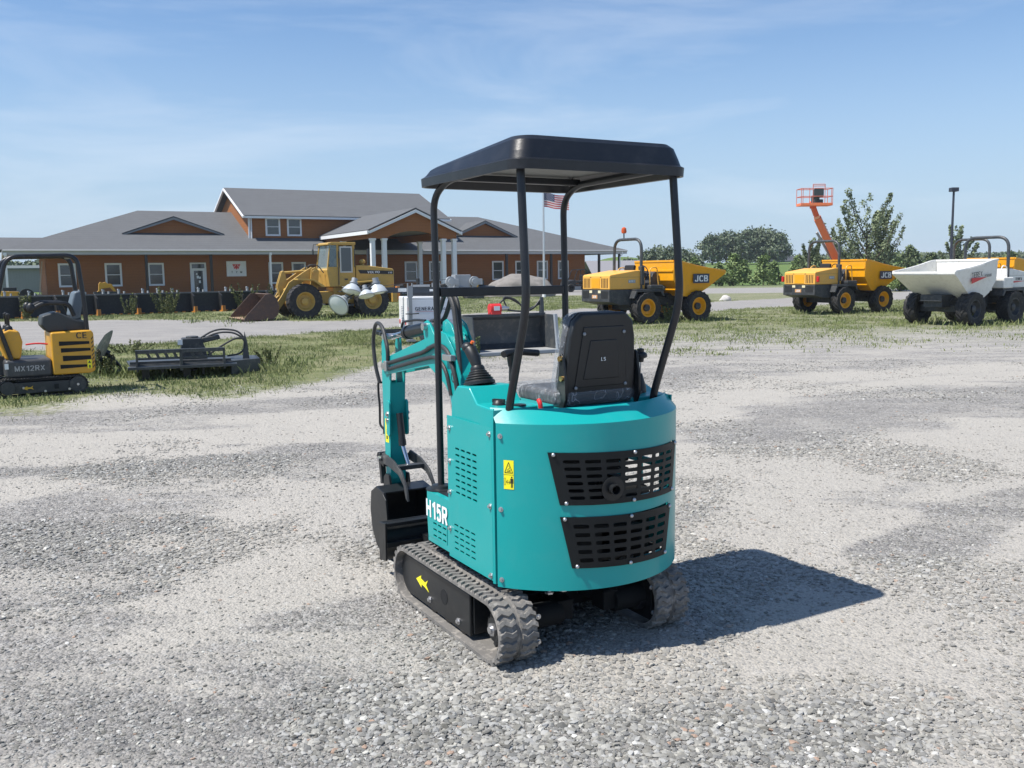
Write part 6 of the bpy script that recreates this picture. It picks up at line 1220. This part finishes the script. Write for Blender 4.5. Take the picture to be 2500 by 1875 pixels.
stones('far_gravel', 55000, 7.5, 17, .005, .017, 'loose gravel on the yard beyond the excavator')
for k in range(24):
    pass
# grass blades
GMAT = mat('grass_blade', (1, 1, 1), .8, var=.1, attr='col', spec=.2)
def blades(name, n, x0, x1, y0, y1, hmin, hmax, label, per=5, thr=.5, wd=.006, cols=((.075, .11, .025), (.20, .19, .075)), pfun=None, spread=.06):
    xx = x0 + (x1 - x0) * RNG.random(n * 4); yy = y0 + (y1 - y0) * RNG.random(n * 4); k = np.abs(xx) < .60 * yy + 1; xx, yy = xx[k], yy[k]
    g = zones(xx, yy)[0] if pfun is None else pfun(xx, yy); cl = fbm(xx, yy, 1.3, 2, 4)
    k = RNG.random(len(xx)) < g ** 1.5 * np.clip((cl - .34) * 3.2, .03, 1); xx, yy = xx[k][:n], yy[k][:n]; n = len(xx)
    xx = np.repeat(xx, per) + RNG.normal(0, spread, n * per); yy = np.repeat(yy, per) + RNG.normal(0, spread, n * per); n = n * per
    h = hmin + (hmax - hmin) * RNG.random(n) ** 2.5; a = RNG.random(n) * 6.283; tl = h * (.2 + .6 * RNG.random(n)); d = np.stack([np.cos(a), np.sin(a)], -1); w2 = wd * (.6 + RNG.random(n))
    b_ = RNG.random(n) * 6.283; e = np.stack([np.cos(b_), np.sin(b_)], -1); zz = height(xx, yy)
    p0 = np.stack([xx - e[:, 0] * w2, yy - e[:, 1] * w2, zz - .01], -1); p1 = np.stack([xx + e[:, 0] * w2, yy + e[:, 1] * w2, zz - .01], -1)
    p2 = np.stack([xx + d[:, 0] * tl * .4 + e[:, 0] * w2 * .8, yy + d[:, 1] * tl * .4 + e[:, 1] * w2 * .8, zz + h * .65], -1); p3 = np.stack([xx + d[:, 0] * tl, yy + d[:, 1] * tl, zz + h], -1)
    V = np.stack([p0, p1, p2, p3], 1); q = RNG.random(n)[:, None] * .6 + fbm(xx, yy, .7, 4, 3)[:, None] * .6; q = np.clip(q, 0, 1); c = np.array(cols[0]) * (1 - q) + np.array(cols[1]) * q
    F_ = np.arange(n)[:, None] * 4 + np.array([0, 1, 2, 3]); o = np_mesh(name, V.reshape(-1, 3), F_, GMAT, np.repeat(c[:, None], 4, 1).reshape(-1, 3)); tag(o, label, 'grass', kind='stuff'); return o
GC = ((.105, .16, .045), (.29, .31, .14))
blades('weedy_grass', 21000, -16, 3, 9.5, 32, .015, .075, 'patchy weedy grass around the brush cutter and bucket', cols=GC, wd=.0045, spread=.09)
blades('field_grass', 24000, 1, 26, 16.5, 50, .02, .08, 'thin grass in the field before the dumpers', wd=.008, spread=.1, cols=GC)
blades('verge_grass', 16000, -26, 8, 32, 62, .03, .10, 'mown grass around the wheel loader and boulder', wd=.012, spread=.12, cols=GC)
blades('wheel_grass', 5000, -12, 24, 25, 38, .06, .22, 'taller grass growing round the machine wheels', wd=.010, spread=.1, cols=GC, pfun=lambda x, y: np.maximum.reduce([np.exp(-((x - a) ** 2 + (y - c) ** 2) / 2.6) for a, c in ((3.7, 29.5), (5.6, 30.4), (11.6, 34.2), (13.5, 35.2), (12.6, 26.7), (14.1, 27.6), (-5.8, 36.4), (-7.6, 35.0), (-10, 34.2))]) * .9)
blades('deck_weeds', 1300, -8.5, -3.6, 14.6, 18.5, .05, .20, 'tall thin weeds around the brush cutter', wd=.006, cols=GC, pfun=lambda x, y: np.maximum(np.exp(-((x + 5.6) / 1.7) ** 2 - ((y - 15.9) / .5) ** 2), np.exp(-((x + 5) / 1.5) ** 2 - ((y - 17.6) / .5) ** 2)) * .9)

# ================================================================ plants and trees
LEAF = mat('leaf', (1, 1, 1), .7, var=.15, attr='col', spec=.3)
def leaf_mesh(name, P, size, cdark, clight, upbias=.3, clump=None):
    n = len(P); u_ = RNG.normal(0, 1, (n, 3)); u_[:, 2] += upbias; u_ /= np.linalg.norm(u_, axis=1)[:, None]
    r = RNG.normal(0, 1, (n, 3)); a = np.cross(u_, r); a /= np.linalg.norm(a, axis=1)[:, None]; b_ = np.cross(u_, a); s = size * (.6 + .8 * RNG.random(n))[:, None]
    V = np.stack([P - a * s, P - b_ * s * .6, P + a * s, P + b_ * s * .6], 1); q = (RNG.random(n) if clump is None else np.clip(clump + RNG.normal(0, .18, n), 0, 1))[:, None]
    c = np.array(cdark) * (1 - q) + np.array(clight) * q; F_ = np.arange(n)[:, None] * 4 + np.arange(4)
    return np_mesh(name, V.reshape(-1, 3), F_, LEAF, np.repeat(c[:, None], 4, 1).reshape(-1, 3))
def blob(n, c, r, shell=.55):
    d = RNG.normal(0, 1, (n, 3)); d /= np.linalg.norm(d, axis=1)[:, None]; k = (shell + (1 - shell) * RNG.random(n)) ** .6; return np.array(c) + d * k[:, None] * np.array(r)
def tree(kind, label, loc, h, rz=0, group=None, cat='tree', spread=1., nl=None, leaf=.12, cd=(.022, .038, .016), cl=(.07, .105, .035), name='tree'):
    T = thing(name, label, cat, (loc[0], loc[1], float(height(np.array([loc[0]]), np.array([loc[1]]))[0]) - .05), rz, group); tk = MB(); pts = []; cl_ = []
    if kind == 'poplar':
        tk.tube([(0, 0, 0), (.05, 0, h * .45), (0, .05, h * .8)], lambda t: h * .014 * (1.1 - t), 8); nb = 11
        for i in range(nb):
            a = i * 2.4 + random.random(); z0 = h * (.12 + .5 * i / nb); R1 = h * (.36 - .20 * i / nb) * spread * (.8 + .4 * random.random()); z1 = min(h * (.995 - .05 * random.random()), z0 + h * (.30 + .25 * random.random()))
            e = (R1 * math.cos(a), R1 * math.sin(a), z1); mid = (e[0] * .65, e[1] * .65, lerp(z0, z1, .5)); tk.tube([(0, 0, z0), mid, e], lambda t: h * .007 * (1.15 - t), 6)
            for k in range(9):
                t = .25 + .78 * k / 8; c = [lerp(lerp(0, mid[0], t), lerp(mid[0], e[0], t), t), lerp(lerp(0, mid[1], t), lerp(mid[1], e[1], t), t), lerp(lerp(z0, mid[2], t), lerp(mid[2], e[2], t), t)]
                q = (nl or 3600) // (nb * 9); r = h * .058 * (1.25 - .7 * t) * (.7 + .6 * random.random()); pts.append(blob(q, c, (r, r, r * 1.1), .1)); cl_.append(np.full(q, random.random()))
        for k in range(10):
            q = (nl or 3600) // 110; z_ = h * (.42 + .53 * k / 9); r = h * .05 * (1.3 - .06 * k); pts.append(blob(q, (.04 * math.sin(k * 2.1) * h, .04 * math.cos(k * 1.7) * h, z_), (r, r, r * 1.2), .1)); cl_.append(np.full(q, random.random()))
        q = (nl or 3600) // 10; pts.append(blob(q, (0, 0, h * .30), (h * .15 * spread, h * .15 * spread, h * .2), .3)); cl_.append(np.full(q, .3))
    else:
        th = h * (.28 if kind == 'oak' else .08); tk.tube([(0, 0, 0), (.03 * h, 0, th), (0, .02 * h, h * .6)], lambda t: h * .028 * (1.1 - t), 8); nb = 16 if kind == 'oak' else 10
        for i in range(nb):
            a = i * 2.4; k = (i + .5) / nb
            if kind == 'oak': z = h * (.20 + .70 * k); R1 = h * .36 * spread * math.sin(math.pi * (.26 + .64 * k)) ** .8 * (.45 + .6 * random.random()); rr = h * (.13 + .07 * random.random())
            else: z = h * (.15 + .75 * k); R1 = h * .26 * spread * (1.05 - k) * (.4 + .8 * random.random()); rr = h * (.14 + .06 * random.random()) * (1.1 - .55 * k)
            c = (R1 * math.cos(a), R1 * math.sin(a), z); tk.tube([(0, 0, z * .7), c], lambda t: h * .008 * (1.2 - t), 5)
            q = (nl or 2600) // nb; pts.append(blob(q, c, (rr * 1.15, rr * 1.15, rr * .85), .35)); cl_.append(np.full(q, .15 + .7 * random.random()))
            q2 = q // 5; pts.append(blob(q2, c, (rr * 1.6, rr * 1.6, rr * 1.3), .7)); cl_.append(np.full(q2, .6))
    tk.build('trunk', BARK, T); P = np.concatenate(pts); P[:, 2] = np.maximum(P[:, 2], .04 * h); cr = leaf_mesh('crown', P, leaf, cd, cl, .3, np.concatenate(cl_)); cr.parent = T; return T
PC1, PC2 = (.11, .145, .075), (.25, .295, .165)
tree('poplar', 'tallest poplar of the clump behind the boom lift', (24.9, 66), 6.9, 10, 'poplars', nl=4200, leaf=.085, cd=PC1, cl=PC2, name='poplar_tree', spread=1.15)
tree('poplar', 'right hand leaning poplar of the clump behind the boom lift', (26.3, 67), 6.0, 80, 'poplars', nl=2800, leaf=.085, cd=PC1, cl=PC2, name='poplar_tree', spread=.75)
tree('poplar', 'poplar directly behind the orange boom', (23.0, 66.5), 5.0, 140, 'poplars', nl=2400, leaf=.085, cd=PC1, cl=PC2, name='poplar_tree', spread=.9)
tree('poplar', 'small slim poplar left of the orange boom', (21.1, 66), 3.9, 60, 'poplars', nl=2200, leaf=.09, cd=PC1, cl=PC2, name='poplar_tree', spread=.7)
tree('poplar', 'lone slim poplar right of the light pole', (38.4, 81), 5.2, 200, 'poplars', nl=2600, leaf=.12, cd=PC1, cl=PC2, name='poplar_tree', spread=.75)
OC1, OC2 = (.095, .125, .08), (.185, .225, .14)  # far leaf greens lightened to stand in for distance haze
for k, (x, y, h, lab) in enumerate(((42.0, 196, 5.6, 'leftmost tree of the dark oak clump on the hill'), (45.6, 199, 6.2, 'second tree from the left in the oak clump'), (49.2, 197, 6.6, 'middle tree of the oak clump'), (52.6, 198, 6.9, 'tallest tree of the oak clump'), (55.3, 196, 6.2, 'rightmost tree of the dark oak clump on the hill'))):
    tree('oak', lab, (x, y), h * 1.12, k * 70, 'oaks on the far hill', nl=2800, leaf=.26, cd=OC1, cl=OC2, name='oak_tree', spread=1.0)
for k, (x, y, h, lab) in enumerate(((15.8, 126, 3.2, 'small dark tree left of the roll bar of the nearest dumper'), (18.2, 122, 4.4, 'dark tree behind the skip of the nearest dumper, left of two'), (20.2, 124, 4.7, 'dark tree behind the right rear canopy post'), (23.2, 128, 4.2, 'dark tree right of the canopy post'), (25.2, 130, 3.4, 'lowest dark tree at the right end of the middle clump'))):
    tree('oak', lab, (x, y), h, k * 50, 'dark trees beyond the field', nl=2400, leaf=.17, cd=OC1, cl=OC2, name='broadleaf_tree', spread=1.2)
BC1, BC2 = (.10, .155, .05), (.245, .32, .12)
for k, (x, y, h) in enumerate(((16.6, 92, 2.9), (18.8, 96, 3.1), (20.6, 93, 2.5), (22.3, 94, 3.4), (24.0, 97, 2.8), (25.6, 95, 3.3), (27.4, 98, 2.6), (29.6, 97, 3.2), (31.8, 99, 2.9), (33.6, 98, 3.2), (35.0, 96, 2.6), (38.0, 100, 3.3), (41.0, 104, 3.6))):
    tree('bush', ['bright green sapling bush, number counted from the left in the hedge row: %s' % w_ for w_ in ('first', 'second', 'third', 'fourth', 'fifth', 'sixth', 'seventh', 'eighth', 'ninth', 'tenth', 'eleventh', 'twelfth', 'last')][k], (x, y), h, k * 40, 'sapling bushes at the field edge', 'bush', 1.25, 1700, .13, BC1, BC2, 'sapling_bush')
for k, (x, y, h, lab) in enumerate(((44.5, 112, 5.0, 'tall bush at the left end of the right hand hedge'), (48, 113, 4.4, 'bush second from left in the right hand hedge'), (51, 114, 3.5, 'bush before the light pole foot'), (53.0, 114, 2.6, 'low bush behind the white dumper roll bar'), (56.0, 113, 2.7, 'bush between the two roll bars at the right'), (59.5, 112, 3.6, 'bush at the right edge behind the yellow skip'), (63, 112, 3.8, 'last bush at the right edge of the view'))):
    tree('bush', lab, (x, y), h, k * 60, 'right hand hedge bushes', 'bush', 1.6, 2200, .17, (.08, .115, .055), (.18, .225, .10), 'hedge_bush')
for k, (x, y) in enumerate(((28.4, 69), (26.8, 64.5), (30.6, 70))): tree('bush', ('low green bush under the poplar clump, left', 'low green bush at the poplar foot, nearest', 'low green bush right of the poplar clump')[k], (x, y), 1.8, k * 60, 'bushes under the poplars', 'bush', 1.5, 1500, .10, BC1, BC2, 'sapling_bush')
P = np.stack([-135 + 95 * RNG.random(9000), 150 + 8 * RNG.random(9000), 0 * RNG.random(9000)], -1); P[:, 2] = (3.6 + 1.3 * fbm(P[:, 0], P[:, 1], .12, 1)) * RNG.random(9000) ** .5
tag(leaf_mesh('far_wood', P, .42, OC1, OC2, .3, fbm(P[:, 0], P[:, 2] * 2, .3, 2)), 'far dark wood beyond the left shed', 'wood', kind='stuff')
P = np.stack([60 + 170 * RNG.random(9000), 240 + 20 * RNG.random(9000), 0 * RNG.random(9000)], -1); P[:, 2] = height(P[:, 0], P[:, 1]) + (.9 + 1.6 * fbm(P[:, 0], P[:, 1], .1, 1)) * RNG.random(9000) ** .5
tag(leaf_mesh('far_hedge', P, .5, OC1, OC2, .3, fbm(P[:, 0], P[:, 2] * 2, .3, 2)), 'far hedge line on the right hand hill', 'hedge', kind='stuff')
# tall single weeds
def weed(label, loc, h, n, wide, cd, cl):
    T = thing('weed_plant', label, 'weed', (loc[0], loc[1], 0), random.random() * 360, 'tall weeds'); tk = MB(); pts = []
    for i in range(n):
        a = random.random() * 6.28; r = wide * random.random() ** .5; hh = h * (.55 + .45 * random.random()); e = (r * math.cos(a), r * math.sin(a), hh); tk.tube([(e[0] * .4, e[1] * .4, 0), e], lambda t: .006 + .004 * (1 - t), 5)
        for k in range(9): t = .2 + .8 * k / 8; pts.append(blob(7, (e[0] * (.4 + .6 * t), e[1] * (.4 + .6 * t), hh * t), (.055 * h * (1.3 - t) + .02,) * 3, .3))
    tk.build('stem', mat('weed_stem', (.10, .11, .05), .8), T); q = leaf_mesh('foliage', np.concatenate(pts), .035 * max(.55, min(h, 1.2)), cd, cl, .5); q.parent = T
WG = ((.05, .075, .02), (.19, .20, .075))
weed('bushy weed clump right before the widest snow pusher', (-15.1, 40.9), 1.25, 22, .75, *WG); weed('tall weed left of the bushy clump by the pushers', (-16.2, 39.9), .95, 12, .4, *WG); weed('weed among the pushers behind the yellow excavator seat', (-18.9, 36.4), 1.1, 9, .3, *WG)
weed('weed rising over the pushers below the white sign', (-12.3, 43.9), 1.35, 16, .8, *WG); weed('weeds behind the rusty loader bucket', (-11.0, 44.3), 1.25, 12, .7, *WG)
weed('dry brown weed clump leaning on the steel disc', (-7.02, 16.0), .42, 14, .22, (.05, .05, .025), (.16, .13, .07)); weed('green weed clump right of the steel disc', (-6.88, 15.8), .34, 10, .2, *WG); weed('single upright weed before the dark bucket', (-.66, 18.0), .55, 2, .04, (.06, .10, .03), (.16, .20, .07)); weed('tall weed beside the right wheel of the nearest dumper', (5.0, 29.3), .75, 9, .3, *WG)
weed('pale weed patch left of the brush cutter', (-8.3, 20.3), .3, 14, .6, (.09, .12, .04), (.22, .23, .10)); weed('weed under the white dumper between its wheels', (12.6, 26.2), .45, 9, .4, *WG); weed('weed clump by the hose loop of the brush cutter', (-4.5, 17.3), .35, 8, .3, *WG)

# ---------------------------------------------------------------- summer haze: one even box of thin air round everything
hm = bpy.data.materials.new('haze_air'); hm.use_nodes = True; hn = hm.node_tree.nodes; hn.remove(hn['Principled BSDF']); pv = hn.new('ShaderNodeVolumePrincipled'); pv.inputs['Color'].default_value = (.80, .88, 1, 1); pv.inputs['Density'].default_value = .0003; hm.node_tree.links.new(pv.outputs[0], hn['Material Output'].inputs['Volume'])
hb_ = MB(); hb_.bb(-950, 950, -60, 1260, -1.5, 16); tag(hb_.build('haze', hm, None, smooth=0), kind='stuff')
